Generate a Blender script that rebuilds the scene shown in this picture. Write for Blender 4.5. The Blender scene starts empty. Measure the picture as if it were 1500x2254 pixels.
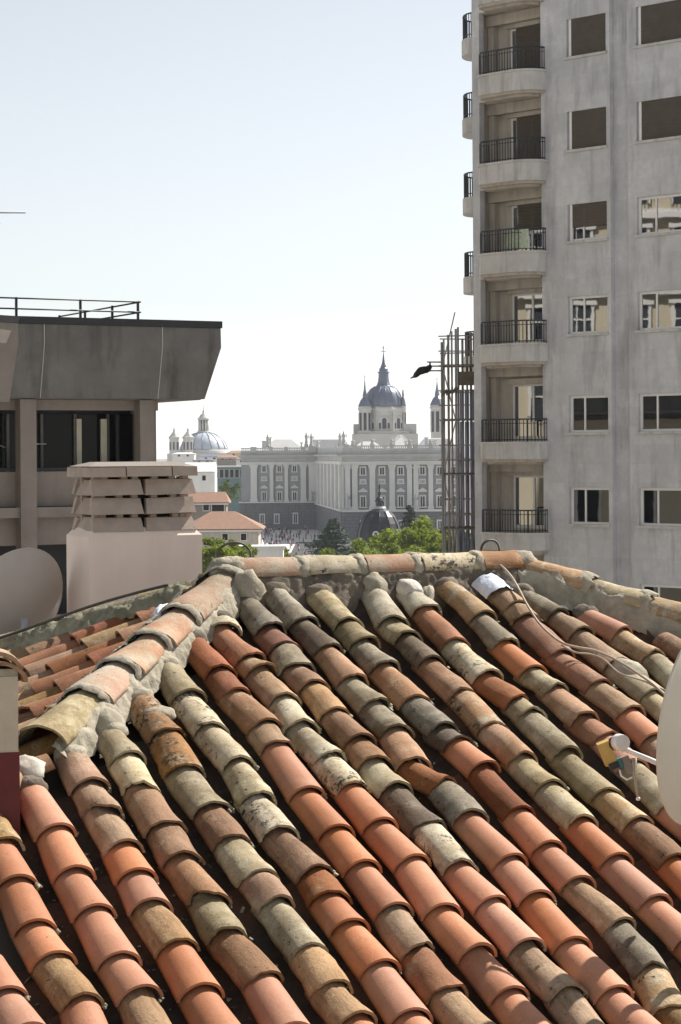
import bpy, math, random
from math import sin, cos, pi, radians, sqrt, atan2
from mathutils import Vector, Matrix, noise

random.seed(7)
scene = bpy.context.scene
COL = scene.collection
CZ = 32.0                                  # eye height above the street

# ------------------------------------------------------------------ camera
cam_d = bpy.data.cameras.new("camera")
cam = bpy.data.objects.new("camera", cam_d)
COL.objects.link(cam)
cam_d.sensor_fit = 'VERTICAL'
cam_d.sensor_height = 36.0
cam_d.sensor_width = 24.0
cam_d.lens = 36.0 * 4500 / 2254
cam_d.shift_y = -127.0 / 2254
cam_d.clip_start = 0.1
cam_d.clip_end = 20000
ROLL = radians(0.4)
_c, _s = cos(ROLL), sin(ROLL)
cam.matrix_world = Matrix(((_c, _s, 0, 0), (0, 0, -1, 0), (-_s, _c, 0, CZ), (0, 0, 0, 1)))
scene.camera = cam

# ------------------------------------------------------------------ light
SUN_AZ, SUN_EL = radians(49), radians(44)
S_DIR = Vector((sin(SUN_AZ) * cos(SUN_EL), cos(SUN_AZ) * cos(SUN_EL), sin(SUN_EL)))
world = bpy.data.worlds.new("World")
scene.world = world
world.use_nodes = True
wn, wl = world.node_tree.nodes, world.node_tree.links
sky = wn.new('ShaderNodeTexSky')
sky.sky_type = 'NISHITA'
sky.sun_disc = False
sky.sun_elevation = SUN_EL
sky.sun_rotation = SUN_AZ
sky.air_density = 1.0
sky.dust_density = 0.06
sky.ozone_density = 1.0
wn['Background'].inputs['Strength'].default_value = 0.069
pale = wn.new('ShaderNodeHueSaturation')      # milky summer sky, the same all round
pale.inputs['Saturation'].default_value = 0.3
wl.new(sky.outputs[0], pale.inputs['Color'])
wl.new(pale.outputs[0], wn['Background'].inputs['Color'])
sun_d = bpy.data.lights.new("sun", 'SUN')
sun_d.energy = 4.8
sun_d.angle = radians(0.5)
sun_d.color = (1.0, 0.94, 0.86)
sun = bpy.data.objects.new("sun", sun_d)
sun.rotation_euler = S_DIR.to_track_quat('Z', 'Y').to_euler()
COL.objects.link(sun)
vs = scene.view_settings
vs.view_transform = 'Standard'
vs.look = 'None'
vs.gamma = 1.0
vs.exposure = 0.92
vs.use_curve_mapping = False
scene.render.engine = 'CYCLES'

# ------------------------------------------------------------------ helpers
def at(x, y, Y):
    """world point at depth Y that the photograph shows at pixel x, y"""
    dx, dy = x - 750, y - 1000
    return Vector(((dx * _c - dy * _s) / 4500 * Y, Y, CZ - (dx * _s + dy * _c) / 4500 * Y))

def link(o, parent=None):
    COL.objects.link(o)
    if parent is not None:
        o.parent = parent
    return o

def tag(o, label=None, cat=None, group=None, kind=None):
    if label: o['label'] = label
    if cat: o['category'] = cat
    if group: o['group'] = group
    if kind: o['kind'] = kind
    return o

def thing(name, label, cat, loc=(0, 0, 0), rotz=0.0, group=None):
    o = bpy.data.objects.new(name, None)
    o.empty_display_size = 0.2
    o.location = loc
    o.rotation_euler = (0, 0, rotz)
    link(o)
    return tag(o, label, cat, group)

class G:
    """collects faces for one mesh"""
    def __init__(s):
        s.v, s.f, s.sm = [], [], []
    def face(s, pts, smooth=False):
        n = len(s.v)
        s.v += [tuple(p) for p in pts]
        s.f.append(tuple(range(n, n + len(pts))))
        s.sm.append(smooth)
    def add(s, verts, faces, smooth=False):
        n = len(s.v)
        s.v += [tuple(p) for p in verts]
        for f in faces:
            s.f.append(tuple(i + n for i in f))
            s.sm.append(smooth)
    def box(s, x0, x1, y0, y1, z0, z1):
        s.add([(x0, y0, z0), (x1, y0, z0), (x1, y1, z0), (x0, y1, z0), (x0, y0, z1), (x1, y0, z1), (x1, y1, z1), (x0, y1, z1)],
              [(0, 3, 2, 1), (4, 5, 6, 7), (0, 1, 5, 4), (1, 2, 6, 5), (2, 3, 7, 6), (3, 0, 4, 7)])
        return s
    def hexa(s, b, t):
        """bottom four points, top four points, both counter-clockwise from above"""
        s.add(list(b) + list(t), [(0, 3, 2, 1), (4, 5, 6, 7), (0, 1, 5, 4), (1, 2, 6, 5), (2, 3, 7, 6), (3, 0, 4, 7)])
        return s
    def prism(s, poly, z0, z1):
        n = len(poly)
        v = [(p[0], p[1], z0) for p in poly] + [(p[0], p[1], z1) for p in poly]
        f = [tuple(range(n - 1, -1, -1)), tuple(range(n, 2 * n))]
        f += [(i, (i + 1) % n, n + (i + 1) % n, n + i) for i in range(n)]
        s.add(v, f)
        return s
    def tube(s, pts, r, seg=8, closed=False, smooth=True):
        pts = [Vector(p) for p in pts]
        n = len(pts)
        rs = r if isinstance(r, (list, tuple)) else [r] * n
        base = len(s.v)
        for i, p in enumerate(pts):
            a = pts[i - 1] if (i > 0 or closed) else p
            b = pts[(i + 1) % n] if (i < n - 1 or closed) else p
            d = (b - a).normalized()
            ref = Vector((0, 0, 1)) if abs(d.z) < 0.9 else Vector((1, 0, 0))
            u = d.cross(ref).normalized()
            w = u.cross(d)
            for k in range(seg):
                t = 2 * pi * k / seg
                s.v.append(tuple(p + (u * cos(t) + w * sin(t)) * rs[i]))
        m = n if closed else n - 1
        for i in range(m):
            j = (i + 1) % n
            for k in range(seg):
                l = (k + 1) % seg
                s.f.append((base + i * seg + k, base + i * seg + l, base + j * seg + l, base + j * seg + k))
                s.sm.append(smooth)
        if not closed:
            s.f.append(tuple(base + k for k in range(seg - 1, -1, -1))); s.sm.append(False)
            s.f.append(tuple(base + (n - 1) * seg + k for k in range(seg))); s.sm.append(False)
        return s
    def lathe(s, prof, seg=24, c=(0, 0, 0), smooth=True, rot=0.0):
        base = len(s.v)
        for r, z in prof:
            for k in range(seg):
                t = 2 * pi * k / seg + rot
                s.v.append((c[0] + r * cos(t), c[1] + r * sin(t), c[2] + z))
        for i in range(len(prof) - 1):
            for k in range(seg):
                l = (k + 1) % seg
                s.f.append((base + i * seg + k, base + i * seg + l, base + (i + 1) * seg + l, base + (i + 1) * seg + k))
                s.sm.append(smooth)
        s.f.append(tuple(base + k for k in range(seg - 1, -1, -1))); s.sm.append(False)
        s.f.append(tuple(base + (len(prof) - 1) * seg + k for k in range(seg))); s.sm.append(False)
        return s
    def mesh(s, name):
        me = bpy.data.meshes.new(name)
        me.from_pydata(s.v, [], s.f)
        me.polygons.foreach_set('use_smooth', s.sm)
        me.update()
        return me
    def build(s, name, mat, parent=None, M=None):
        me = s.mesh(name)
        me.materials.append(mat)
        o = bpy.data.objects.new(name, me)
        link(o, parent)
        if M is not None:
            o.matrix_local = M
        return o

def inst(name, me, parent, M):
    o = bpy.data.objects.new(name, me)
    link(o, parent)
    o.matrix_local = M
    return o

def frame_m(o, x, y, z):
    return Matrix(((x[0], y[0], z[0], o[0]), (x[1], y[1], z[1], o[1]), (x[2], y[2], z[2], o[2]), (0, 0, 0, 1)))

# ------------------------------------------------------------------ materials
def nodes_of(name):
    m = bpy.data.materials.new(name)
    m.use_nodes = True
    nt = m.node_tree
    return m, nt, nt.nodes, nt.links, nt.nodes['Principled BSDF']

def coords(nt, kind='Object', scale=(1, 1, 1), rand=0.0):
    n, l = nt.nodes, nt.links
    tc = n.new('ShaderNodeTexCoord')
    mp = n.new('ShaderNodeMapping')
    mp.inputs['Scale'].default_value = scale
    l.new(tc.outputs[kind], mp.inputs['Vector'])
    if rand:
        oi = n.new('ShaderNodeObjectInfo')
        mu = n.new('ShaderNodeMath'); mu.operation = 'MULTIPLY'; mu.inputs[1].default_value = rand
        l.new(oi.outputs['Random'], mu.inputs[0])
        cb = n.new('ShaderNodeCombineXYZ')
        for k in range(3): l.new(mu.outputs[0], cb.inputs[k])
        l.new(cb.outputs[0], mp.inputs['Location'])
    return mp.outputs[0]

def tex(nt, vec, scale, detail=4.0, rough=0.6):
    t = nt.nodes.new('ShaderNodeTexNoise')
    t.inputs['Scale'].default_value = scale
    t.inputs['Detail'].default_value = detail
    t.inputs['Roughness'].default_value = rough
    nt.links.new(vec, t.inputs['Vector'])
    return t.outputs['Fac']

def ramp(nt, fac, p0, p1, c0=(0, 0, 0, 1), c1=(1, 1, 1, 1)):
    r = nt.nodes.new('ShaderNodeValToRGB')
    r.color_ramp.elements[0].position = p0
    r.color_ramp.elements[1].position = p1
    r.color_ramp.elements[0].color = c0
    r.color_ramp.elements[1].color = c1
    nt.links.new(fac, r.inputs[0])
    return r.outputs[0]

def mixc(nt, fac, a, b, mode='MIX'):
    m = nt.nodes.new('ShaderNodeMix')
    m.data_type = 'RGBA'
    m.blend_type = mode
    for sock, val in ((m.inputs[0], fac), (m.inputs[6], a), (m.inputs[7], b)):
        if isinstance(val, (int, float)):
            sock.default_value = val
        elif isinstance(val, tuple):
            sock.default_value = val if len(val) == 4 else val + (1,)
        else:
            nt.links.new(val, sock)
    return m.outputs[2]

def bump(nt, b, fac, strength, dist):
    n = nt.nodes.new('ShaderNodeBump')
    n.inputs['Strength'].default_value = strength
    n.inputs['Distance'].default_value = dist
    nt.links.new(fac, n.inputs['Height'])
    nt.links.new(n.outputs[0], b.inputs['Normal'])

def surf(name, col, col2=None, scale=2.0, rough=0.85, streak=0.0, bumpd=0.0, bscale=None, kind='Object', stretch=(1, 1, 1), lo=0.35, hi=0.7, rand=0.0, spec=0.3, stain=(0.12, 0.11, 0.10)):
    """weathered surface: two tones, vertical rain streaks, fine relief"""
    m, nt, n, l, b = nodes_of(name)
    v = coords(nt, kind, stretch, rand)
    c = col
    if col2:
        f = ramp(nt, tex(nt, v, scale, 6, 0.65), lo, hi)
        c = mixc(nt, f, col, col2)
    if streak:
        v2 = coords(nt, kind, (1, 1, 0.12), rand)
        f2 = ramp(nt, tex(nt, v2, scale * 2.2, 5, 0.6), 0.5, 0.72)
        mu = n.new('ShaderNodeMath'); mu.operation = 'MULTIPLY'; mu.inputs[1].default_value = streak
        l.new(f2, mu.inputs[0])
        c = mixc(nt, mu.outputs[0], c, stain)
    if isinstance(c, tuple):
        b.inputs['Base Color'].default_value = c + (1,)
    else:
        l.new(c, b.inputs['Base Color'])
    b.inputs['Roughness'].default_value = rough
    b.inputs['Specular IOR Level'].default_value = spec
    if bumpd:
        bump(nt, b, tex(nt, v, bscale or scale * 6, 6, 0.7), 0.6, bumpd)
    return m

def tile_mat(name, base, second, patch=None, pamt=0.0, spots=0.0, streak=0.0, rough=0.8, pscale=9.0, spec=0.25, soil=True):
    """fired clay: tone varies from tile to tile, lichen patches, black spots, lengthwise streaks"""
    m, nt, n, l, b = nodes_of(name)
    v = coords(nt, 'Object', (1, 1, 1), 60.0)
    oi = n.new('ShaderNodeObjectInfo')
    f = ramp(nt, tex(nt, v, 7.0, 5, 0.6), 0.3, 0.75)
    c = mixc(nt, f, base, second)
    if streak:
        vv = coords(nt, 'Object', (1, 0.1, 1), 60.0)
        fs = ramp(nt, tex(nt, vv, 45.0, 4, 0.7), 0.45, 0.7)
        mu = n.new('ShaderNodeMath'); mu.operation = 'MULTIPLY'; mu.inputs[1].default_value = streak
        l.new(fs, mu.inputs[0])
        c = mixc(nt, mu.outputs[0], c, tuple(x * 0.42 for x in base))
    # broad uneven soiling
    fg = ramp(nt, tex(nt, v, 4.0, 4, 0.6), 0.36, 0.66)
    c = mixc(nt, fg, mixc(nt, 1.0, c, (0.70, 0.66, 0.60) if soil else (0.88, 0.86, 0.84), 'MULTIPLY'), c)
    if patch and pamt:
        fp = ramp(nt, tex(nt, v, pscale, 8, 0.72), 0.60 - pamt * 0.3, 0.76 - pamt * 0.22)
        c = mixc(nt, fp, c, patch)
    if spots:
        fd = ramp(nt, tex(nt, v, 34.0, 5, 0.75), 0.66 - 0.16 * spots, 0.70 - 0.14 * spots)
        fm = ramp(nt, tex(nt, v, 6.5, 3, 0.5), 0.42, 0.58)
        mu2 = n.new('ShaderNodeMath'); mu2.operation = 'MULTIPLY'
        l.new(fd, mu2.inputs[0]); l.new(fm, mu2.inputs[1])
        c = mixc(nt, mu2.outputs[0], c, (0.035, 0.03, 0.026))
    # grain, and grime that runs on from tile to tile
    fs_ = ramp(nt, tex(nt, v, 130.0, 3, 0.6), 0.3, 0.7)
    c = mixc(nt, 1.0, c, mixc(nt, fs_, (0.80, 0.79, 0.78) if soil else (0.92, 0.91, 0.90), (1.10, 1.10, 1.10)), 'MULTIPLY')
    ge = n.new('ShaderNodeNewGeometry')
    fw_ = ramp(nt, tex(nt, ge.outputs['Position'], 2.3, 5, 0.62), 0.40, 0.62)
    c = mixc(nt, fw_, mixc(nt, 1.0, c, (0.74, 0.70, 0.63) if soil else (0.86, 0.84, 0.80), 'MULTIPLY'), c)
    hsv = n.new('ShaderNodeHueSaturation')
    mr = n.new('ShaderNodeMapRange')
    mr.inputs['To Min'].default_value = 0.82
    mr.inputs['To Max'].default_value = 1.18
    l.new(oi.outputs['Random'], mr.inputs['Value'])
    l.new(mr.outputs[0], hsv.inputs['Value'])
    sx = n.new('ShaderNodeMath'); sx.operation = 'MULTIPLY_ADD'
    fr = n.new('ShaderNodeMath'); fr.operation = 'FRACT'
    m7 = n.new('ShaderNodeMath'); m7.operation = 'MULTIPLY'; m7.inputs[1].default_value = 17.3
    l.new(oi.outputs['Random'], m7.inputs[0]); l.new(m7.outputs[0], fr.inputs[0])
    sx.inputs[1].default_value = 0.26; sx.inputs[2].default_value = 0.86
    l.new(fr.outputs[0], sx.inputs[0]); l.new(sx.outputs[0], hsv.inputs['Saturation'])
    l.new(c, hsv.inputs['Color'])
    l.new(hsv.outputs[0], b.inputs['Base Color'])
    b.inputs['Roughness'].default_value = rough
    b.inputs['Specular IOR Level'].default_value = spec
    bump(nt, b, tex(nt, v, 70.0, 6, 0.75), 0.8 if soil else 0.3, 0.005)
    return m

LICH = (0.50, 0.47, 0.36)
GRYL = (0.40, 0.385, 0.33)
TM = {
    'S': tile_mat('new_salmon_clay', (0.49, 0.228, 0.13), (0.43, 0.185, 0.10), (0.45, 0.25, 0.165), 0.12, 0.12, 0.15, rough=0.62, soil=False),
    'O': tile_mat('orange_clay', (0.42, 0.205, 0.11), (0.33, 0.15, 0.08), (0.40, 0.31, 0.22), 0.1, 0.3, 0.3),
    'R': tile_mat('red_clay', (0.38, 0.165, 0.095), (0.29, 0.12, 0.07), (0.36, 0.24, 0.17), 0.1, 0.35, 0.35),
    'T': tile_mat('tan_clay', (0.53, 0.365, 0.225), (0.43, 0.28, 0.165), (0.56, 0.44, 0.29), 0.15, 0.25, 0.7),
    'B': tile_mat('brown_clay', (0.43, 0.255, 0.15), (0.33, 0.185, 0.105), (0.45, 0.34, 0.23), 0.15, 0.35, 0.6),
    'P': tile_mat('pinkish_clay', (0.51, 0.325, 0.215), (0.42, 0.255, 0.165), (0.49, 0.40, 0.28), 0.25, 0.25, 0.3),
    'G': tile_mat('grey_lichen_clay', (0.25, 0.215, 0.16), (0.20, 0.165, 0.12), (0.34, 0.31, 0.235), 0.5, 0.5, 0.2),
    'D': tile_mat('dark_lichen_clay', (0.16, 0.135, 0.105), (0.21, 0.15, 0.11), (0.26, 0.235, 0.185), 0.3, 0.6, 0.2),
    'L': tile_mat('olive_lichen_clay', (0.40, 0.34, 0.22), (0.32, 0.26, 0.16), (0.48, 0.43, 0.30), 0.45, 0.35, 0.25),
    'C': tile_mat('cream_lichen_clay', (0.57, 0.50, 0.355), (0.48, 0.405, 0.265), (0.61, 0.56, 0.43), 0.5, 0.4, 0.15),
    'K': tile_mat('spotted_lichen_clay', (0.63, 0.56, 0.41), (0.54, 0.455, 0.31), (0.67, 0.61, 0.48), 0.5, 1.0, 0.1),
    'Y': tile_mat('ochre_clay', (0.46, 0.325, 0.17), (0.40, 0.25, 0.12), LICH, 0.3, 0.4, 0.4),
    'X': tile_mat('sooty_orange_clay', (0.46, 0.25, 0.12), (0.36, 0.24, 0.14), LICH, 0.35, 1.0, 0.3),
    'H': tile_mat('mortar_smeared_clay', (0.46, 0.285, 0.195), (0.40, 0.24, 0.16), (0.40, 0.36, 0.28), 0.62, 0.3, 0.1, pscale=6.5),
    'M': tile_mat('mortared_clay', (0.40, 0.36, 0.29), (0.31, 0.27, 0.21), LICH, 0.6, 0.5, 0.0),
}
M_mortar = surf('lime_mortar', (0.26, 0.23, 0.175), (0.43, 0.39, 0.305), 11, 0.95, bumpd=0.02, bscale=40)
M_mortar_dark = surf('weathered_ridge_mortar', (0.10, 0.082, 0.065), (0.20, 0.17, 0.13), 8, 0.95, bumpd=0.02, bscale=35)
M_moss_mortar = surf('mossy_mortar', (0.16, 0.155, 0.10), (0.36, 0.34, 0.25), 8, 0.95, bumpd=0.02, bscale=35)
M_white_mortar = surf('white_mortar', (0.60, 0.56, 0.49), (0.40, 0.365, 0.30), 14, 0.9, bumpd=0.01, bscale=50)
M_channel = surf('dirty_shaded_channel_clay', (0.032, 0.026, 0.021), (0.075, 0.052, 0.038), 12, 0.95, bumpd=0.01, bscale=60)  # near-black paints the valley shade into the clay, along with dirt
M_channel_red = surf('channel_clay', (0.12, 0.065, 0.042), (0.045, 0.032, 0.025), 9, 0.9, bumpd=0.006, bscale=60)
M_deck = surf('roof_boards', (0.06, 0.05, 0.04), (0.1, 0.08, 0.06), 3)
M_render_pink = surf('pink_grey_render', (0.80, 0.655, 0.56), (0.87, 0.72, 0.625), 2.5, 0.9, streak=0.22, bumpd=0.003, bscale=160, stain=(0.58, 0.46, 0.39))
M_vent_brick = surf('chimney_brick', (0.36, 0.285, 0.235), (0.47, 0.385, 0.32), 7, 0.92, bumpd=0.004, bscale=90, rand=9)
M_soot = surf('soot_dark', (0.03, 0.026, 0.024), (0.05, 0.045, 0.04), 5)
M_cream_paint = surf('cream_paint', (0.50, 0.44, 0.34), (0.41, 0.35, 0.26), 6, 0.7, streak=0.25, bumpd=0.001, stain=(0.36, 0.29, 0.21))
M_red_paint = surf('dark_red_paint', (0.13, 0.018, 0.016), (0.09, 0.013, 0.012), 9, 0.5)
M_dish = surf('dish_paint', (0.55, 0.50, 0.46), (0.50, 0.45, 0.41), 4, 0.45)
M_dish_b = surf('dish_beige_paint', (0.58, 0.53, 0.43), (0.53, 0.48, 0.39), 4, 0.45)
M_white_plastic = surf('white_plastic', (0.78, 0.76, 0.73), (0.7, 0.68, 0.64), 20, 0.35, spec=0.5)
M_black_plastic = surf('black_plastic', (0.02, 0.02, 0.022), (0.03, 0.03, 0.03), 9, 0.45)
M_yellow_tape = surf('ochre_tape', (0.55, 0.36, 0.10), (0.45, 0.28, 0.08), 20, 0.5)
M_teal = surf('teal_plastic', (0.03, 0.16, 0.15), None, 1, 0.5)
M_steel = surf('galvanised_steel', (0.42, 0.42, 0.43), (0.34, 0.34, 0.35), 12, 0.5)
M_cable = surf('sun_bleached_cable', (0.42, 0.35, 0.27), (0.30, 0.24, 0.18), 20, 0.6)
M_dark_cable = surf('dark_cable', (0.05, 0.05, 0.045), (0.09, 0.085, 0.07), 20, 0.6)
M_foil = surf('crumpled_white_foil', (0.72, 0.75, 0.82), (0.55, 0.58, 0.66), 22, 0.32, bumpd=0.012, bscale=26, spec=0.6)
M_conc = surf('brown_concrete', (0.118, 0.113, 0.108), (0.168, 0.160, 0.152), 0.9, 0.92, streak=0.75, bumpd=0.01, bscale=30, stain=(0.06, 0.054, 0.05))
M_conc_light = surf('pinkish_concrete', (0.25, 0.218, 0.192), (0.19, 0.168, 0.148), 0.9, 0.92, streak=0.4, bumpd=0.008, bscale=30, stain=(0.16, 0.135, 0.12))
M_joint = surf('pale_joint_sealant', (0.48, 0.45, 0.42), None)
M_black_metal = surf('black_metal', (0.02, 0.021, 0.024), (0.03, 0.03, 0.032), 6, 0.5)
M_iron = surf('balcony_iron', (0.035, 0.037, 0.045), (0.055, 0.055, 0.06), 6, 0.55)
M_frame_w = surf('pale_window_frame', (0.74, 0.74, 0.73), (0.66, 0.66, 0.65), 6, 0.5)
M_shutter = surf('brown_roller_shutter', (0.085, 0.072, 0.058), (0.105, 0.09, 0.072), 3, 0.7)
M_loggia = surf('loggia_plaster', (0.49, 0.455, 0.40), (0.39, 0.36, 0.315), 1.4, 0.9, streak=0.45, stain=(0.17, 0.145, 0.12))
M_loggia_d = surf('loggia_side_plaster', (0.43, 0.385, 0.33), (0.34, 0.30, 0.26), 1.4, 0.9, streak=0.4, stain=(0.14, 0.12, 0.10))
M_light_strip = surf('pale_light_strip', (0.62, 0.60, 0.48), (0.5, 0.48, 0.38), 3, 0.9)  # pale colour standing in for light in the glazing

def glass(name, col=(0.012, 0.015, 0.017), ior=3.1, rough=0.02):
    m, nt, n, l, b = nodes_of(name)
    b.inputs['Base Color'].default_value = col + (1,)
    b.inputs['Roughness'].default_value = rough
    b.inputs['IOR'].default_value = ior
    v = coords(nt)
    bump(nt, b, tex(nt, v, 1.3, 2, 0.5), 0.1, 0.01)
    return m
M_glass = glass('window_glass')
M_glass_dark = glass('dark_window_glass', (0.006, 0.006, 0.007), 1.25)

def stone_mat(name, col, col2, bw, bh, joint, jcol, streak=0.35):
    m, nt, n, l, b = nodes_of(name)
    v = coords(nt)
    f = ramp(nt, tex(nt, v, 0.55, 7, 0.68), 0.3, 0.72)
    c = mixc(nt, f, col, col2)
    f3 = ramp(nt, tex(nt, v, 3.2, 5, 0.7), 0.35, 0.75)
    c = mixc(nt, f3, c, tuple(x * 1.12 for x in col))
    v2 = coords(nt, 'Object', (1, 1, 0.16))
    f2 = ramp(nt, tex(nt, v2, 1.5, 5, 0.65), 0.5, 0.75)
    mu = n.new('ShaderNodeMath'); mu.operation = 'MULTIPLY'; mu.inputs[1].default_value = streak
    l.new(f2, mu.inputs[0])
    c = mixc(nt, mu.outputs[0], c, tuple(x * 0.45 for x in col))
    tc = n.new('ShaderNodeTexCoord')
    sp = n.new('ShaderNodeSeparateXYZ'); l.new(tc.outputs['Object'], sp.inputs[0])
    cb = n.new('ShaderNodeCombineXYZ'); l.new(sp.outputs[0], cb.inputs[0]); l.new(sp.outputs[2], cb.inputs[1])
    br = n.new('ShaderNodeTexBrick')
    br.inputs['Color1'].default_value = (1, 1, 1, 1)
    br.inputs['Color2'].default_value = (0.90, 0.90, 0.90, 1)
    br.inputs['Mortar'].default_value = jcol + (1,)
    br.inputs['Scale'].default_value = 1.0
    br.inputs['Mortar Size'].default_value = joint
    br.inputs['Brick Width'].default_value = bw
    br.inputs['Row Height'].default_value = bh
    l.new(cb.outputs[0], br.inputs['Vector'])
    c = mixc(nt, 1.0, c, br.outputs['Color'], 'MULTIPLY')
    l.new(c, b.inputs['Base Color'])
    b.inputs['Roughness'].default_value = 0.85
    b.inputs['Specular IOR Level'].default_value = 0.3
    return m
M_tower = stone_mat('grey_stone_cladding', (0.41, 0.415, 0.43), (0.68, 0.68, 0.69), 1.02, 0.62, 0.005, (0.86, 0.86, 0.86), 0.7)
M_balc = surf('balcony_stone', (0.53, 0.52, 0.505), (0.42, 0.41, 0.395), 1.5, 0.88, streak=0.5, bumpd=0.004, stain=(0.17, 0.155, 0.145))
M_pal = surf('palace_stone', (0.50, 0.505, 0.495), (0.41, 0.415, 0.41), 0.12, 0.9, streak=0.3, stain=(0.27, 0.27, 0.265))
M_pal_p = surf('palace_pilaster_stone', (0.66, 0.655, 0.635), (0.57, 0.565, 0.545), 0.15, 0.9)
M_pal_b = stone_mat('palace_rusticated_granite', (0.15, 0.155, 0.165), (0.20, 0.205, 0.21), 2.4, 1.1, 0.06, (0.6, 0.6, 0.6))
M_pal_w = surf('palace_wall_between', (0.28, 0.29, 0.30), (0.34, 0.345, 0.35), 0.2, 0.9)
M_zinc = surf('pale_zinc_roof', (0.58, 0.575, 0.56), (0.66, 0.65, 0.63), 0.2, 0.6)
M_slate = surf('blue_slate', (0.13, 0.155, 0.215), (0.10, 0.12, 0.175), 0.3, 0.38, spec=0.6)
M_slate_dark = surf('black_slate', (0.016, 0.017, 0.024), (0.026, 0.027, 0.038), 0.6, 0.5, spec=0.35)
M_cath = surf('cathedral_stone', (0.55, 0.54, 0.51), (0.46, 0.45, 0.42), 0.2, 0.9)
M_lead = surf('pale_blue_lead', (0.40, 0.45, 0.53), (0.50, 0.55, 0.62), 0.1, 0.5)
M_dark_open = surf('shadowed_opening', (0.04, 0.045, 0.055), None, 1, 0.4)
M_white_wall = surf('white_render', (0.72, 0.71, 0.69), (0.64, 0.63, 0.60), 0.4, 0.9, streak=0.2, stain=(0.5, 0.48, 0.45))
M_beige_wall = surf('beige_render', (0.56, 0.50, 0.38), (0.50, 0.44, 0.33), 0.4, 0.9, streak=0.2, stain=(0.36, 0.31, 0.23))
M_redroof = surf('far_clay_roof', (0.31, 0.18, 0.125), (0.23, 0.15, 0.11), 1.2, 0.9, bumpd=0.05, bscale=4)
M_teal_glass = surf('teal_glazing', (0.08, 0.14, 0.15), (0.11, 0.17, 0.18), 0.5, 0.3)
M_asphalt = surf('asphalt', (0.055, 0.055, 0.058), (0.075, 0.075, 0.077), 0.4, 0.95, kind='Generated')
M_ground = surf('city_ground', (0.34, 0.33, 0.31), (0.40, 0.385, 0.36), 0.02, 0.95)
M_paving = surf('pale_plaza_paving', (0.66, 0.64, 0.60), (0.58, 0.56, 0.52), 0.2, 0.9)
M_bark = surf('bark', (0.09, 0.07, 0.05), (0.13, 0.10, 0.075), 3, 0.95)
M_scaf = surf('scaffold_tube', (0.24, 0.22, 0.21), (0.32, 0.27, 0.24), 2.5, 0.6)
M_scaf_l = surf('scaffold_tube_bright', (0.45, 0.45, 0.46), (0.35, 0.35, 0.36), 2.5, 0.5)
M_plank = surf('scaffold_plank', (0.10, 0.085, 0.07), (0.16, 0.13, 0.10), 4, 0.9)
M_tarp = surf('black_tarpaulin', (0.012, 0.012, 0.014), (0.02, 0.02, 0.023), 4, 0.5)

def net_mat():
    m, nt, n, l, b = nodes_of('blue_debris_net')
    v = coords(nt)
    f = ramp(nt, tex(nt, coords(nt, 'Object', (1, 1, 0.25)), 5.0, 4, 0.6), 0.35, 0.7)
    l.new(mixc(nt, f, (0.10, 0.17, 0.42), (0.17, 0.26, 0.55)), b.inputs['Base Color'])
    b.inputs['Roughness'].default_value = 0.8
    b.inputs['Alpha'].default_value = 0.82
    return m
M_net = net_mat()

def leaf_mat(name, c1, c2, trans=0.45):
    m, nt, n, l, b = nodes_of(name)
    ge = n.new('ShaderNodeNewGeometry')
    c = mixc(nt, ge.outputs['Random Per Island'], c1, c2)
    l.new(c, b.inputs['Base Color'])
    b.inputs['Roughness'].default_value = 0.6
    b.inputs['Specular IOR Level'].default_value = 0.25
    tr = n.new('ShaderNodeBsdfTranslucent')
    l.new(mixc(nt, 0.5, c, (c2[0] * 1.4, c2[1] * 1.4, c2[2])), tr.inputs['Color'])
    mx = n.new('ShaderNodeMixShader'); mx.inputs[0].default_value = trans
    l.new(b.outputs[0], mx.inputs[1]); l.new(tr.outputs[0], mx.inputs[2])
    l.new(mx.outputs[0], n['Material Output'].inputs['Surface'])
    return m
M_leaf = leaf_mat('plane_leaf', (0.06, 0.10, 0.008), (0.19, 0.235, 0.02))
M_leaf_mid = leaf_mat('mid_green_leaf', (0.05, 0.085, 0.02), (0.10, 0.14, 0.03), 0.35)
M_leaf_dark = leaf_mat('cedar_needle', (0.022, 0.05, 0.03), (0.045, 0.08, 0.045), 0.12)

def crowd_mat():
    m, nt, n, l, b = nodes_of('clothes')
    ge = n.new('ShaderNodeNewGeometry')
    r = n.new('ShaderNodeValToRGB')
    r.color_ramp.interpolation = 'CONSTANT'
    cols = [(0, (0.03, 0.03, 0.05)), (0.3, (0.05, 0.07, 0.16)), (0.45, (0.6, 0.6, 0.6)), (0.62, (0.22, 0.2, 0.2)), (0.75, (0.45, 0.35, 0.3)), (0.88, (0.3, 0.05, 0.05))]
    while len(r.color_ramp.elements) < len(cols): r.color_ramp.elements.new(0.5)
    for e, (p, c) in zip(r.color_ramp.elements, cols):
        e.position = p; e.color = c + (1,)
    l.new(ge.outputs['Random Per Island'], r.inputs[0])
    l.new(r.outputs[0], b.inputs['Base Color'])
    b.inputs['Roughness'].default_value = 0.9
    return m
M_crowd = crowd_mat()

# ================================================================== the setting
g = G(); g.face([(-9000, -3000, 0), (9000, -3000, 0), (9000, 15000, 0), (-9000, 15000, 0)])
tag(g.build('ground', M_ground), kind='structure')
g = G(); g.face([(-8, 20, 0.004), (2, 20, 0.004), (2, 330, 0.004), (-8, 330, 0.004)])
tag(g.build('road', M_asphalt), kind='structure')
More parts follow.
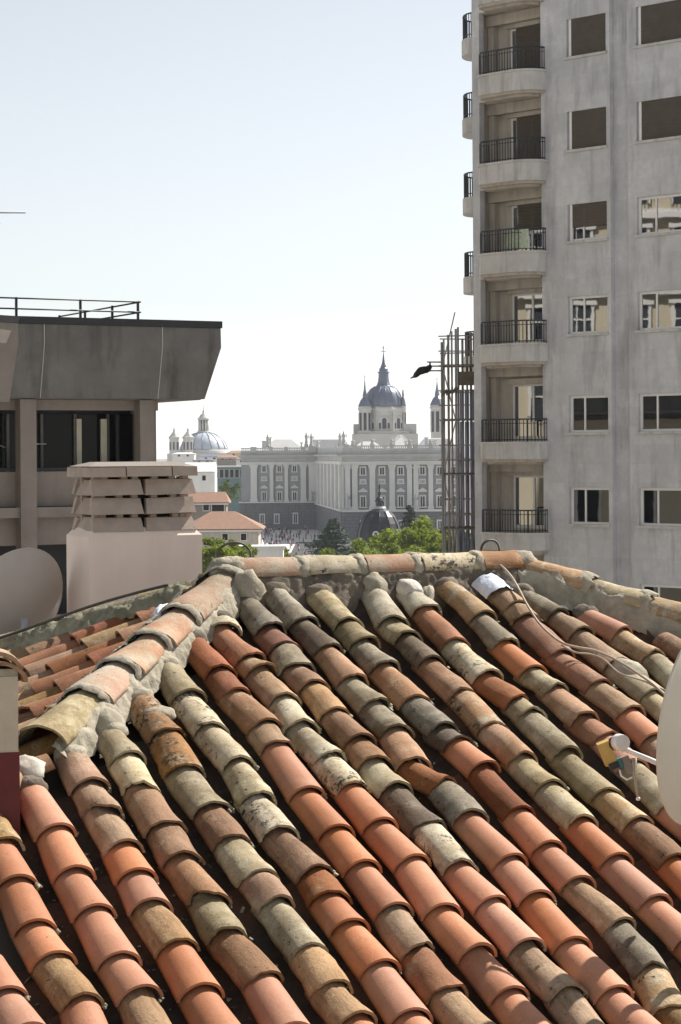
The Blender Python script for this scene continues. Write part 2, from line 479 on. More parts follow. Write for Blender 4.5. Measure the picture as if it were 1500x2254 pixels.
# the palace esplanade lies above the lower street
PZ = 4.5
g = G(); g.box(-75, 60, 525, 762, -0.5, PZ)
tag(g.build('plaza', M_paving), kind='structure')
g = G(); g.box(-14, 44, 540, 640, PZ + 0.004, PZ + 0.15)
tag(g.build('plaza_road', M_asphalt), kind='structure')
# low hills on the skyline south of the city
g = G()
hp = []
for i in range(61):
    x = -2600 + i * 90
    hp.append((x, 6200 + 200 * sin(i * 0.4), 18 + 14 * noise.noise(Vector((i * 0.23, 0, 0))) + 6 * noise.noise(Vector((i * 0.9, 3, 0)))))
for a, b in zip(hp[:-1], hp[1:]):
    g.face([(a[0], a[1] - 1500, -2), (b[0], b[1] - 1500, -2), b, a], True)
    g.face([a, b, (b[0], b[1] + 1500, -2), (a[0], a[1] + 1500, -2)], True)
tag(g.build('hills', surf('dry_hills', (0.20, 0.19, 0.14), (0.12, 0.13, 0.08), 0.01)), kind='structure')

# ================================================================== the palace
loc = Vector((0, 700, PZ))
pal = thing('palace', 'long grey stone palace with giant white pilasters below the blue dome', 'palace', loc)
MW = Matrix.Translation(-loc)
def X(px, D): return (px - 750) / 4500 * D
def Z(py, D, px=750): return CZ - ((px - 750) * _s + (py - 1000)) / 4500 * D

def pal_part(name, mat, boxes, par=pal):
    g = G()
    for b in boxes: g.box(*b)
    return g.build(name, mat, par, MW if par is pal else None)

def palace_block(D, x0, x1, pils, wins, ys, depth):
    bal_t, cor, ent, arch, cap, foot, base = [Z(y, D) for y in ys]
    y = D
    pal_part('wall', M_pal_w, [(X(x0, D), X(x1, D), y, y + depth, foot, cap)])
    pal_part('base', M_pal_b, [(X(x0, D) - 0.6, X(x1, D) + 0.3, y - 0.9, y + depth, PZ - 1, base)])
    pal_part('string_course', M_pal_p, [(X(x0, D) - 0.9, X(x1, D) + 0.6, y - 1.5, y + depth, base, foot)])
    pal_part('architrave', M_pal_p, [(X(x0, D) - 0.3, X(x1, D) + 0.2, y - 1.0, y + depth, cap, arch)])
    pal_part('frieze', M_pal, [(X(x0, D), X(x1, D), y - 0.5, y + depth, arch, ent - 0.5)])
    pal_part('cornice', M_pal, [(X(x0, D) - 1.2, X(x1, D) + 1.0, y - 2.4, y + depth, ent - 0.5, ent), (X(x0, D) - 0.6, X(x1, D) + 0.5, y - 1.6, y + depth, ent - 1.0, ent - 0.5),
                                (X(x0, D) - 0.1, X(x1, D), y - 0.1, y + depth, ent, cor)])
    # balustrade: rails, balusters and pedestals over the pilasters
    g = G()
    yy = y - 1.1
    g.box(X(x0, D), X(x1, D), yy, yy + 0.7, cor, cor + 0.4)
    g.box(X(x0, D), X(x1, D), yy, yy + 0.7, bal_t - 0.35, bal_t)
    px = X(x0, D) + 0.3
    while px < X(x1, D):
        g.box(px, px + 0.28, yy + 0.15, yy + 0.5, cor + 0.4, bal_t - 0.35)
        px += 0.62
    g.build('balustrade', M_pal, pal, MW)
    for a, b in pils:
        g = G(); xa, xb = X(a, D), X(b, D)
        g.box(xa, xb, y - 0.9, y - 0.02, foot + 1.0, cap - 1.2)
        g.box(xa - 0.25, xb + 0.25, y - 1.15, y - 0.02, foot, foot + 1.0)
        g.box(xa - 0.2, xb + 0.2, y - 1.1, y - 0.02, cap - 1.2, cap - 0.6)
        g.box(xa - 0.4, xb + 0.4, y - 1.3, y - 0.02, cap - 0.6, cap - 0.01)
        g.build('pilaster', M_pal_p, pal, MW)
        g = G(); g.box(xa + 0.1, xb - 0.1, y - 1.5, y - 0.3, cor, bal_t + 0.35)
        g.build('pedestal', M_pal, pal, MW)
    for c, rows_ in wins:
        for (t, b, w, kind) in rows_:
            xa, xb, zt, zb = X(c - w / 2, D), X(c + w / 2, D), Z(t, D), Z(b, D)
            y = D - 0.92 if kind == 'base' else D
            g = G()
            fr = 0.45
            g.box(xa - fr, xa, y - 0.35, y - 0.02, zb, zt); g.box(xb, xb + fr, y - 0.35, y - 0.02, zb, zt)
            g.box(xa - fr, xb + fr, y - 0.35, y - 0.02, zt, zt + fr)
            g.box(xa - fr - 0.2, xb + fr + 0.2, y - 0.6, y - 0.02, zb - 0.35, zb)
            if kind == 'main':
                g.box(xa - 0.8, xb + 0.8, y - 0.7, y - 0.02, zt + 1.5, zt + 1.9)
                g.add([(xa - 0.8, y - 0.7, zt + 1.9), (xb + 0.8, y - 0.7, zt + 1.9), ((xa + xb) / 2, y - 0.7, zt + 2.8), (xa - 0.8, y - 0.02, zt + 1.9), (xb + 0.8, y - 0.02, zt + 1.9), ((xa + xb) / 2, y - 0.02, zt + 2.8)],
                      [(0, 1, 2), (0, 2, 5, 3), (2, 1, 4, 5), (3, 5, 4), (0, 3, 4, 1)])
                g.box(xa - 0.7, xb + 0.7, y - 1.4, y - 0.02, zb - 0.35, zb - 0.05)
            w_ = g.build('window', M_pal_p, pal, MW)
            g = G(); g.box(xa, xb, y - 0.12, y - 0.03, zb, zt)
            if kind != 'plaque':
                g.build('pane', M_dark_open, w_)
                g = G(); g.box((xa + xb) / 2 - 0.1, (xa + xb) / 2 + 0.1, y - 0.2, y - 0.125, zb, zt)
                g.build('mullion', M_pal_p, w_)
            else:
                g.build('relief', M_pal, w_)

lw = [(1025, 1037, 7, 'mezz'), (1050, 1056, 8, 'plaque'), (1083, 1100, 7.5, 'main')]
palace_block(750, 531, 700, [(552, 566), (594, 602), (626.6, 634.4), (662, 674), (680, 697)],
             [(581.5, lw), (615, lw), (648.5, lw), (609, [(1132, 1150, 7, 'base')]), (577, [(1132, 1150, 7, 'base')]), (650, [(1130, 1150, 7, 'base')])],
             (984.5, 993, 1001, 1016, 1022, 1103, 1106), 60)
rw = [(1030, 1045, 9, 'mezz'), (1058, 1064, 9, 'plaque'), (1094, 1116, 9, 'main')]
palace_block(650, 757, 1012, [(760, 771), (775, 787), (813.6, 826), (857, 869), (896, 907), (910, 921), (943, 953), (982, 992)],
             [(799, rw), (841, rw), (882, rw), (930, rw), (967.5, rw), (1003, rw)] + [(c_, [(1148, 1166, 8, 'base')]) for c_ in (799, 841, 882, 930, 967.5)],
             (981, 990.5, 1001, 1016, 1024, 1122, 1127), 70)
# the return wall between the two fronts
A, B = Vector((X(699, 750), 750)), Vector((X(757, 650), 650.2))
d = (B - A); Ln = d.length; d.normalize(); nrm = Vector((-d.y, d.x)) if d.x * 0 - d.y > 0 else Vector((d.y, -d.x))
if nrm.x > 0: nrm = -nrm
def return_box(name, mat, s0, s1, out, z0, z1):
    g = G()
    p = [A + d * s0 + nrm * out, A + d * s1 + nrm * out, A + d * s1 - nrm * 6, A + d * s0 - nrm * 6]
    g.prism([(q.x, q.y) for q in p][::-1], z0, z1)
    return g.build(name, mat, pal, MW)
zc, zf = Z(1023, 650), Z(1122, 650)
return_box('wall', M_pal, 0, Ln - 1, 0.0, zf, zc)
return_box('base', M_pal_b, 0, Ln - 1, 0.8, PZ - 1, zf - 0.6)
return_box('string_course', M_pal_p, 0, Ln - 1, 1.2, zf - 0.6, zf - 0.02)
return_box('architrave', M_pal_p, 0, Ln - 2, 0.8, zc, zc + 1.1)
return_box('frieze', M_pal, 0, Ln - 2, 0.4, zc + 1.1, zc + 2.7)
return_box('cornice', M_pal, 0, Ln - 2.5, 1.8, zc + 2.7, zc + 3.3)
return_box('balustrade', M_pal, 0, Ln - 2, 0.2, zc + 3.3, zc + 5.6)
for k in range(7):
    return_box('pilaster', M_pal_p, 6 + k * 14, 10 + k * 14, 0.9, zf, zc - 0.01)
for k in range(6):
    for (za, zb_) in ((zf + 1, zf + 4.5), (zc - 3.2, zc - 1)):
        return_box('window', M_dark_open, 13.2 + k * 14, 16.2 + k * 14, 0.12, za, zb_)
# pale roofs rising behind the balustrade
def hip_roof(name, mat, x0, x1, y0, y1, z0, z1, inset, par, M=None):
    g = G()
    g.hexa([(x0, y0, z0), (x1, y0, z0), (x1, y1, z0), (x0, y1, z0)], [(x0 + inset, y0 + inset, z1), (x1 - inset, y0 + inset, z1), (x1 - inset, y1 - inset, z1), (x0 + inset, y1 - inset, z1)])
    return g.build(name, mat, par, M)
for (a, b, t, bt, D, ins) in ((575, 672, 966, 990, 768, 5), (676, 772, 967, 990, 775, 2), (772, 850, 972, 990, 690, 4), (850, 918, 958, 990, 700, 6), (918, 1010, 967, 990, 690, 3)):
    r = hip_roof('roof', M_zinc, X(a, D), X(b, D), D, D + 26, Z(bt, D), Z(t, D), ins, pal, MW)
for (c, t, b, w, D) in ((582, 971, 985, 9, 764), (594, 963, 985, 7, 764), (664, 975, 986, 4, 764), (740, 974, 986, 5, 768), (779, 972, 984, 3, 680), (797, 968, 984, 4, 682), (868, 962, 984, 5, 690), (939, 966, 984, 6, 680), (957, 972, 984, 8, 680), (894, 974, 984, 5, 680)):
    g = G()
    g.box(X(c - w / 2, D), X(c + w / 2, D), D, D + 2, Z(b, D), Z(t, D))
    g.box(X(c - w / 2, D) - 0.25, X(c + w / 2, D) + 0.25, D - 0.25, D + 2.25, Z(t, D), Z(t, D) + 0.35)
    g.build('chimney', M_pal, pal, MW)
def statue(px, top, bot, D):
    h = Z(top, D) - Z(bot, D)
    g = G()
    c = (X(px, D), D - 0.9, Z(bot, D))
    g.lathe([(0.75, 0), (0.75, h * 0.22), (0.5, h * 0.24), (0.62, h * 0.3), (0.42, h * 0.5), (0.6, h * 0.68), (0.62, h * 0.78), (0.25, h * 0.83), (0.3, h * 0.9), (0.12, h)], 10, c)
    g.tube([(c[0] + 0.5, c[1], c[2] + h * 0.75), (c[0] + 0.95, c[1] - 0.2, c[2] + h * 0.6), (c[0] + 0.8, c[1] - 0.4, c[2] + h * 0.85)], 0.16, 6)
    g.build('statue', M_pal, pal, MW)
for s_ in ((590, 955, 984, 750), (675, 951, 984, 750), (686, 953, 984, 750), (700, 968, 984, 750), (749, 952, 984, 735), (757, 949, 982, 650), (777, 968, 982, 650), (820, 965, 982, 650), (862, 966, 982, 650), (902, 968, 982, 650), (948, 969, 982, 650), (987, 968, 982, 650)):
    statue(*s_)
# statues that stand at pilaster foot level
for (px, t, b, D) in ((686, 1078, 1102, 748), (764, 1085, 1122, 647), (914, 1088, 1122, 647)):
    statue(px, t, b, D)

# ================================================================== the cathedral
D = 950
loc = Vector((X(846, D), D, 0))
cat = thing('cathedral', 'cathedral with ribbed blue slate dome and tall lantern rising behind the palace', 'cathedral', loc)
def cz(y): return Z(y, D)
u = D / 4500                               # metres per photo pixel there
def cl(prof, seg, px, dy=0, rot=0.0, smooth=True):
    g = G(); g.lathe([(r * u, cz(y)) for r, y in prof], seg, ((px - 846) * u, dy, 0), smooth, rot); return g
cl([(42.5, 897), (42, 888), (40, 878), (35.5, 866), (28.5, 857), (19, 851), (14, 849)], 32, 846).build('dome', M_slate, cat)
for k in range(16):
    t = 2 * pi * k / 16 + 0.1
    pts = [(cos(t) * r * u, sin(t) * r * u, cz(y)) for r, y in ((42.9, 897), (42.4, 888), (40.4, 878), (35.9, 866), (28.9, 857), (19.4, 851))]
    g = G(); g.tube(pts, 0.16, 5); g.build('rib', M_slate, cat)
cl([(17, 851), (15.5, 848), (13, 842), (11.5, 832), (11, 822)], 12, 846, smooth=False).build('lantern', M_slate, cat)
cl([(13.5, 822), (13.5, 819.5), (10, 819), (9.5, 812), (6, 809)], 12, 846, smooth=False).build('lantern_cornice', M_slate, cat)
cl([(6.5, 812), (7, 809), (4, 802), (2.4, 792), (1, 780), (0.5, 776)], 10, 846).build('spire', M_slate, cat)
g = G()
g.box(-0.18, 0.18, -0.18, 0.18, cz(778), cz(762)); g.box(-5 * u, 5 * u, -0.17, 0.17, cz(775), cz(773.4))
g.lathe([(0.1, cz(768)), (0.55, cz(766)), (0.1, cz(764))], 8)
g.build('cross', M_steel, cat)
# drum with arcaded windows
cl([(45, 906), (46, 903), (46, 900), (44, 899), (43.5, 896)], 8, 846, rot=pi / 8, smooth=False).build('drum_cornice', M_cath, cat)
cl([(46, 965), (46, 918), (45, 916), (45, 905.5)], 8, 846, rot=pi / 8, smooth=False).build('drum', M_cath, cat)
for k in range(8):
    t = -pi / 2 + k * pi / 4
    R = 46 * u * cos(pi / 8)
    M = Matrix.Rotation(t + pi / 2, 4, 'Z')
    # arch ring and three openings per face
    def arch_mesh(w, z0, z1, y0, y1):
        pts = [(-w, z0), (w, z0)] + [(w * cos(a), z1 + w * sin(a)) for a in [pi * i / 10 for i in range(11)]]
        g = G(); n = len(pts)
        g.add([(p[0], y0, p[1]) for p in pts] + [(p[0], y1, p[1]) for p in pts], [tuple(range(n)), tuple(range(2 * n - 1, n - 1, -1))] + [(i, n + i, n + (i + 1) % n, (i + 1) % n) for i in range(n)])
        return g
    w_ = arch_mesh(14 * u, cz(948), cz(932), -R - 0.35, -R + 0.1).build('window', M_cath, cat, M)
    for (cx, hw, zt) in ((0, 4.6, 926), (-9.5, 2.3, 934), (9.5, 2.3, 934)):
        g = arch_mesh(hw * u, cz(945), cz(zt), -R - 0.42, -R - 0.3)
        g.v = [(v[0] + cx * u, v[1], v[2]) for v in g.v]
        g.build('pane', M_dark_open, w_)
    g = G(); g.box(-17.5 * u, -15.2 * u, -R - 0.6, -R + 0.2, cz(952), cz(908)); g.build('pier', M_cath, cat, M)
    g = G(); g.box(15.2 * u, 17.5 * u, -R - 0.6, -R + 0.2, cz(952), cz(908)); g.build('pier', M_cath, cat, M)
# stepped body under the drum
for (a, b, t, y0, y1) in ((787, 900, 950, -52, 52), (779, 917, 934, -20, 60), (776, 919, 956, -58, 60)):
    g = G(); g.box((a - 846) * u, (b - 846) * u, y0 * u, y1 * u, 0 if t > 940 else cz(966), cz(t)); g.build('body', M_cath, cat)
# corner turrets with slate cones
def turret(px, dy, r, top, eave, foot):
    cl([(r * 0.92, foot), (r * 0.92, eave + 8), (r * 1.05, eave + 7), (r * 1.05, eave + 4), (r * 0.95, eave + 3), (r * 0.95, eave)], 8, px, dy, pi / 8, False).build('turret', M_cath, cat)
    rf = cl([(r * 1.02, eave), (r * 0.95, eave - 3), (r * 0.62, eave - 14), (r * 0.3, eave - 20), (r * 0.34, eave - 24), (r * 0.16, eave - 36), (0.4, top + 8)], 8, px, dy, pi / 8, False).build('turret_roof', M_slate, cat)
    g = G(); c = ((px - 846) * u, dy)
    g.tube([(c[0], c[1], cz(top + 9)), (c[0], c[1], cz(top))], 0.14, 5); g.box(c[0] - 0.5, c[0] + 0.5, c[1] - 0.1, c[1] + 0.1, cz(top + 4), cz(top + 3.2))
    g.build('finial', M_steel, rf)
    for k in range(8):
        t = -pi / 2 + k * pi / 4
        R = r * 0.92 * u * cos(pi / 8)
        g = G(); g.box(-r * 0.2 * u, r * 0.2 * u, -R - 0.12, -R + 0.05, cz(foot - 14), cz(eave + 14))
        g.build('turret_window', M_dark_open, cat, Matrix.Translation((c[0], c[1], 0)) @ Matrix.Rotation(t + pi / 2, 4, 'Z'))
turret(804, -36 * u, 16, 828, 896, 962)
turret(888, -14 * u, 7, 866, 895, 962)
turret(964, 10 * u, 17, 832, 893, 966)

# ================================================================== the basilica far behind
D = 1500; u = D / 4500
bas = thing('basilica', 'distant basilica with broad pale lead dome and pillared lantern', 'church', (X(449, D), D, 0))
def bl(prof, seg, px, dy=0, rot=0.0, smooth=True):
    g = G(); g.lathe([(r * u, Z(y, D, 449)) for r, y in prof], seg, ((px - 449) * u, dy, 0), smooth, rot); return g
bl([(52, 990), (51, 984), (46, 973), (37, 963), (25, 955.5), (13, 952)], 32, 449).build('dome', M_lead, bas)
for k in range(16):
    t = 2 * pi * k / 16
    pts = [(cos(t) * r * u, sin(t) * r * u, Z(y, D, 449)) for r, y in ((52.4, 990), (51.4, 984), (46.4, 973), (37.4, 963), (25.4, 955.5), (13, 952))]
    g = G(); g.tube(pts, 0.28, 5); g.build('rib', M_slate, bas)
bl([(56, 1010), (56, 992), (54, 990)], 32, 449).build('drum', M_cath, bas)
bl([(14, 953), (14, 949), (11, 948.5)], 16, 449).build('lantern_base', M_cath, bas)
bl([(7.5, 949), (7.5, 924)], 12, 449).build('lantern_core', M_dark_open, bas)
for k in range(10):
    t = 2 * pi * k / 10 + 0.2
    bl([(1.9, 949), (1.6, 924)], 6, 449 + 10 * cos(t), 10 * u * sin(t)).build('column', M_cath, bas)
bl([(13, 924), (13, 920), (10, 919), (8, 914), (3.5, 911), (2.2, 909), (2.6, 905), (0.8, 902), (0.6, 893)], 12, 449).build('lantern_cap', M_cath, bas)
for (px, r) in ((419, 11.5), (389, 11)):
    bl([(r, 1005), (r, 966), (r * 1.15, 965), (r * 1.15, 962), (r, 961), (r * 0.55, 955), (r * 0.22, 950), (r * 0.25, 946), (0.6, 943), (0.5, 938)], 8, px, -20, pi / 8, False).build('bell_tower', M_cath, bas)
    for k in range(8):
        R = r * u * cos(pi / 8)
        g = G(); g.box(-r * 0.17 * u, r * 0.17 * u, -R - 0.2, -R + 0.1, Z(988, D), Z(971, D))
        g.build('belfry_opening', M_dark_open, bas, Matrix.Translation(((px - 449) * u, -20, 0)) @ Matrix.Rotation(k * pi / 4, 4, 'Z'))
g = G(); g.box(-75 * u, 60 * u, -22, 40, 0, Z(996, D)); g.build('body', M_cath, bas)

# ================================================================== city houses between
def house(name, label, cat_, x0, x1, y_eave, y_ridge, D, depth, wall, roof, hip=0.0, wins=(), over=0.5, rot=0.0, group=None):
    a, b = X(x0, D), X(x1, D)
    w = b - a
    h = thing(name, label, cat_, ((a + b) / 2, D, 0), rot, group)
    ze, zr = Z(y_eave, D, x0), Z(y_ridge, D, x0)
    g = G(); g.box(-w / 2, w / 2, 0, depth, 0, ze); g.build('wall', wall, h)
    if zr > ze + 0.05:
        g = G(); xo = w / 2 + over; ym = depth / 2; zo = ze - 0.05; th = 0.25
        g.add([(-xo, -over, zo), (xo, -over, zo), (xo, depth + over, zo), (-xo, depth + over, zo),
               (-xo, -over, zo + th), (xo, -over, zo + th), (xo, depth + over, zo + th), (-xo, depth + over, zo + th), (-xo + hip, ym, zr), (xo - hip, ym, zr)],
              [(0, 3, 2, 1), (0, 1, 5, 4), (1, 2, 6, 5), (2, 3, 7, 6), (3, 0, 4, 7), (4, 5, 9, 8), (6, 7, 8, 9), (5, 6, 9), (7, 4, 8)])
        rf = g.build('roof', roof, h)
        g = G(); g.box(-xo + 0.1, xo - 0.1, -over - 0.12, -over + 0.02, zo - 0.25, zo - 0.02); g.build('gutter', M_white_wall, rf)
    else:
        g = G(); g.box(-w / 2 - 0.3, w / 2 + 0.3, -0.3, depth + 0.3, ze, ze + 0.5); g.build('roof', roof, h)
    for (fx, zy, ww, hh) in wins:
        z0 = Z(zy, D, x0); xx = -w / 2 + fx * w
        g = G()
        g.box(xx - ww / 2 - 0.12, xx + ww / 2 + 0.12, -0.06, -0.01, z0 - 0.12, z0 + hh + 0.12)
        wn_ = g.build('window', M_white_wall, h)
        g = G(); g.box(xx - ww / 2, xx + ww / 2, -0.1, -0.065, z0, z0 + hh); g.build('pane', M_glass_dark, wn_)
    return h
h = house('tiled_house', 'low house with broad hipped brown-red tile roof beside the esplanade', 'house', 405, 568, 1167, 1128, 380, 12, M_loggia, M_redroof, hip=5.5, wins=((0.55, 1190, 1.0, 1.2), (0.8, 1190, 1.0, 1.2)), over=0.9)
house('tiled_house', 'small pinkish house with shallow brown-red roof, above the hipped roof', 'house', 400, 497, 1108, 1084, 440, 8, M_conc_light, M_redroof, hip=1.0, wins=((0.55, 1124, 1.2, 1.3), (0.82, 1126, 2.6, 1.6)), over=0.7)
g_h = house('gabled_house', 'white house wall with slanting gable edge right of the chimney top', 'house', 405, 473, 1040, 1018, 540, 10, M_white_wall, M_white_wall, hip=0.0, wins=((0.65, 1058, 0.9, 1.3),), over=0.05)
house('low_building', 'low white building at the foot of the broad hipped tile roof', 'building', 520, 622, 1205, 1204, 350, 5, M_white_wall, M_white_wall)
house('office_block', 'long low block with white fascia and teal glazing beyond the trees', 'building', 470, 540, 1027, 1026, 880, 14, M_teal_glass, M_white_wall, wins=tuple((0.1 + 0.16 * k, 1052, 1.6, 3.6) for k in range(6)))
far = [(478, 520, 1008, 1001, 1050, M_conc_light, M_redroof, 'far pinkish house below the basilica drum'),
       (500, 548, 998, 992, 1180, M_beige_wall, M_redroof, 'far beige house with red roof next to the palace corner'),
       (440, 486, 1006, 1000, 1120, M_white_wall, M_slate, 'far white house with dark roof under the basilica dome'),
       (520, 560, 1012, 1006, 960, M_white_wall, M_redroof, 'far white house against the left end of the palace'),
       (425, 470, 1014, 1010, 980, M_beige_wall, M_slate, 'far beige house with slate roof above the white gable'),
       (380, 428, 1000, 996, 1250, M_white_wall, M_zinc, 'far white house behind the concrete building edge')]
for (a, b, e, r, D_, w, rf, lab) in far:
    house('city_house', lab, 'house', a, b, e, r, D_, 14, w, rf, hip=3, wins=((0.3, e + 5, 1.4, 1.4), (0.7, e + 5, 1.4, 1.4)), group='houses far off below the basilica')

# ================================================================== the black-domed church
D = 480; u = D / 4500
ch = thing('domed_church', 'church with steep black slate dome, small lantern and spike behind the trees', 'church', (X(835, D), D, 0.6))
def chl(prof, seg, rot=pi / 8 + 0.12, smooth=False):
    g = G(); g.lathe([(r * u, Z(y, D, 835)) for r, y in prof], seg, (0, 0, 0), smooth, rot); return g
chl([(50, 1205), (50, 1190), (48, 1174), (43, 1158), (35, 1143), (24, 1131), (13, 1125)], 12).build('dome', M_slate_dark, ch)
chl([(53, 1360), (53, 1206), (51, 1204)], 12).build('drum', M_beige_wall, ch)
chl([(14, 1127), (15, 1124), (13, 1122), (12, 1120)], 12).build('lantern_base', M_steel, ch)
chl([(8, 1121), (8, 1110)], 8).build('lantern', M_slate_dark, ch)
chl([(10.5, 1110), (10.5, 1108), (7.5, 1102), (3.5, 1099), (2.2, 1096), (3.4, 1090), (1.2, 1084), (2.2, 1079), (0.6, 1070), (0.4, 1063)], 10).build('spire', M_slate_dark, ch)
for k in range(12):
    t = 2 * pi * k / 12 + pi / 8 + 0.12
    g = G(); g.tube([(cos(t) * r * u, sin(t) * r * u, Z(y, D, 835)) for r, y in ((50.4, 1205), (50.4, 1190), (48.4, 1174), (43.4, 1158), (35.4, 1143), (24.4, 1131))], 0.1, 5)
    g.build('rib', M_slate_dark, ch)
g = G(); g.lathe([(0.75, -0.3), (0.75, 0.0), (0.5, 0.1)], 12)
dm = g.build('dormer', M_white_wall, ch, Matrix.Translation((-1.0, -48.5 * u, Z(1180, D))) @ Matrix.Rotation(radians(82), 4, 'X'))
g = G(); g.lathe([(0.42, 0.0), (0.42, 0.12)], 12); g.build('pane', M_dark_open, dm)

# ================================================================== trees
def leaf_cloud(n, lobes, size, rng, flat=0.0):
    v, f = [], []
    for i in range(n):
        c, r = lobes[rng.randrange(len(lobes))]
        d = Vector((rng.gauss(0, 1), rng.gauss(0, 1), rng.gauss(0, 1))).normalized()
        k = rng.random() ** 0.45
        p = Vector((c[0] + d.x * r[0] * k, c[1] + d.y * r[1] * k, c[2] + d.z * r[2] * k))
        nn = (d * 0.8 + Vector((rng.gauss(0, 0.6), rng.gauss(0, 0.6), rng.gauss(0, 0.6) + flat + 0.4))).normalized()
        a = nn.orthogonal().normalized()
        a = (Matrix.Rotation(rng.random() * 6.28, 3, nn) @ a)
        b = nn.cross(a)
        s = size * rng.uniform(0.6, 1.3)
        m = len(v)
        v += [tuple(p - a * s), tuple(p - b * s * 0.5 + nn * s * 0.15), tuple(p + a * s), tuple(p + b * s * 0.5 + nn * s * 0.15)]
        f.append((m, m + 1, m + 2, m + 3))
    me = bpy.data.meshes.new('crown')
    me.from_pydata(v, [], f)
    return me

def tree(name, label, px, ytop, Y, wpx, kind='round', seed=1, mat=None, group=None, n=7500, base=0.0, low=0.35, size=None):
    rng = random.Random(seed)
    p = at(px, ytop, Y)
    H = p.z - base
    w = wpx / 4500 * Y / 2
    t = thing(name, label, 'tree', (p.x, Y, base), rng.random() * 0.4, group)
    lobes = []
    if kind == 'round':
        ch_ = min(H * (1 - low) / 2, w * 0.95); cc = H - ch_
        for i in range(46):
            d = Vector((rng.gauss(0, 1), rng.gauss(0, 1), rng.gauss(0.25, 0.9))).normalized()
            k = rng.uniform(0.35, 1.0)
            s = rng.uniform(0.13, 0.25) * w
            lobes.append(((d.x * w * k, d.y * w * k, cc + d.z * ch_ * k), (s * 1.2, s * 1.2, s * 0.85)))
    else:                                   # cedar: flat tiers
        for i in range(30):
            z = H * (low + (0.97 - low) * i / 29.0)
            rr = w * (1.02 - 0.86 * (i / 29.0) ** 1.2)
            for j in range(4):
                a = rng.random() * 6.28
                k = rr * rng.uniform(0.35, 0.75)
                lobes.append(((cos(a) * k, sin(a) * k, z + rng.uniform(-0.25, 0.25)), (rr * 0.42, rr * 0.42, H * 0.014 + 0.12)))
    g = G()
    g.tube([(0, 0, 0), (0.15, 0.05, H * 0.3), (-0.1, 0.1, H * 0.6), (0.05, 0, H * 0.9)], [0.035 * H * 0.7, 0.026 * H * 0.7, 0.015 * H * 0.7, 0.03], 8)
    tr = g.build('trunk', M_bark, t)
    g = G()
    for (c, r) in lobes[::4]:
        z0 = max(H * 0.22, c[2] - w * 0.6)
        g.tube([(0, 0, z0), (c[0] * 0.5, c[1] * 0.5, (z0 + c[2]) / 2 + 0.2), c], [0.12, 0.08, 0.03], 5)
    g.build('limbs', M_bark, tr)
    me = leaf_cloud(n, lobes, size or w * 0.062, rng, 0.8 if kind != 'round' else 0.0)
    me.materials.append(mat or M_leaf)
    link(bpy.data.objects.new('crown', me), t)
    return t
gt = 'plane trees below the palace'
tree('plane_tree', 'bright green plane tree in front of the black dome base', 843, 1174, 330, 175, 'round', 3, group=gt)
tree('plane_tree', 'tall bright green plane tree just left of the scaffolding', 950, 1130, 360, 180, 'round', 4, group=gt, n=6500)
tree('plane_tree', 'bright plane tree between the black dome and the tall scaffold-side tree', 897, 1150, 345, 165, 'round', 5, group=gt)
tree('plane_tree', 'low bright plane tree right of the cedar, left of the black dome', 772, 1190, 320, 150, 'round', 6, group=gt)
tree('plane_tree', 'plane tree half hidden behind scaffolding foot', 1008, 1165, 340, 120, 'round', 14, group=gt)
tree('plane_tree', 'bushy green tree right beside the pink chimney shaft', 476, 1172, 290, 150, 'round', 7, group=gt, n=6000)
tree('plane_tree', 'bushy green tree under the eave of the hipped tile roof', 528, 1188, 300, 110, 'round', 8, group=gt)
tree('young_tree', 'small round bright tree alone in the sunny street', 616, 1204, 400, 80, 'round', 9, group=gt, n=3000)
tree('cedar_tree', 'dark layered cedar in front of the palace base', 733, 1143, 545, 112, 'cedar', 10, M_leaf_dark, n=9000, base=PZ, low=0.12, size=0.42)
tree('cedar_tree', 'dark cedar top right of the black dome, against the palace', 902, 1113, 560, 76, 'cedar', 11, M_leaf_dark, n=5000, base=PZ, low=0.12, size=0.42)
tree('street_tree', 'mid green tree below the teal office block', 505, 1054, 610, 52, 'round', 12, M_leaf_mid, n=3500)
tree('street_tree', 'yellowish green tree between the small pinkish house and the palace corner', 490, 1078, 560, 36, 'round', 13, M_leaf_mid, n=3000)
tree('street_tree', 'dark green tree left of the cedar edge by the crowd', 690, 1196, 590, 44, 'round', 15, M_leaf_dark, n=3000, base=PZ)
# clipped hedge along the plaza road
rng = random.Random(5)
me = leaf_cloud(2500, [((-6 + i * 1.0, 536 + rng.uniform(-1, 1), PZ + 1.1), (0.9, 1.1, 1.1)) for i in range(22)], 0.3, rng)
me.materials.append(M_leaf_dark)
tag(link(bpy.data.objects.new('hedge', me)), 'dark clipped hedge in front of the cedar', 'hedge')

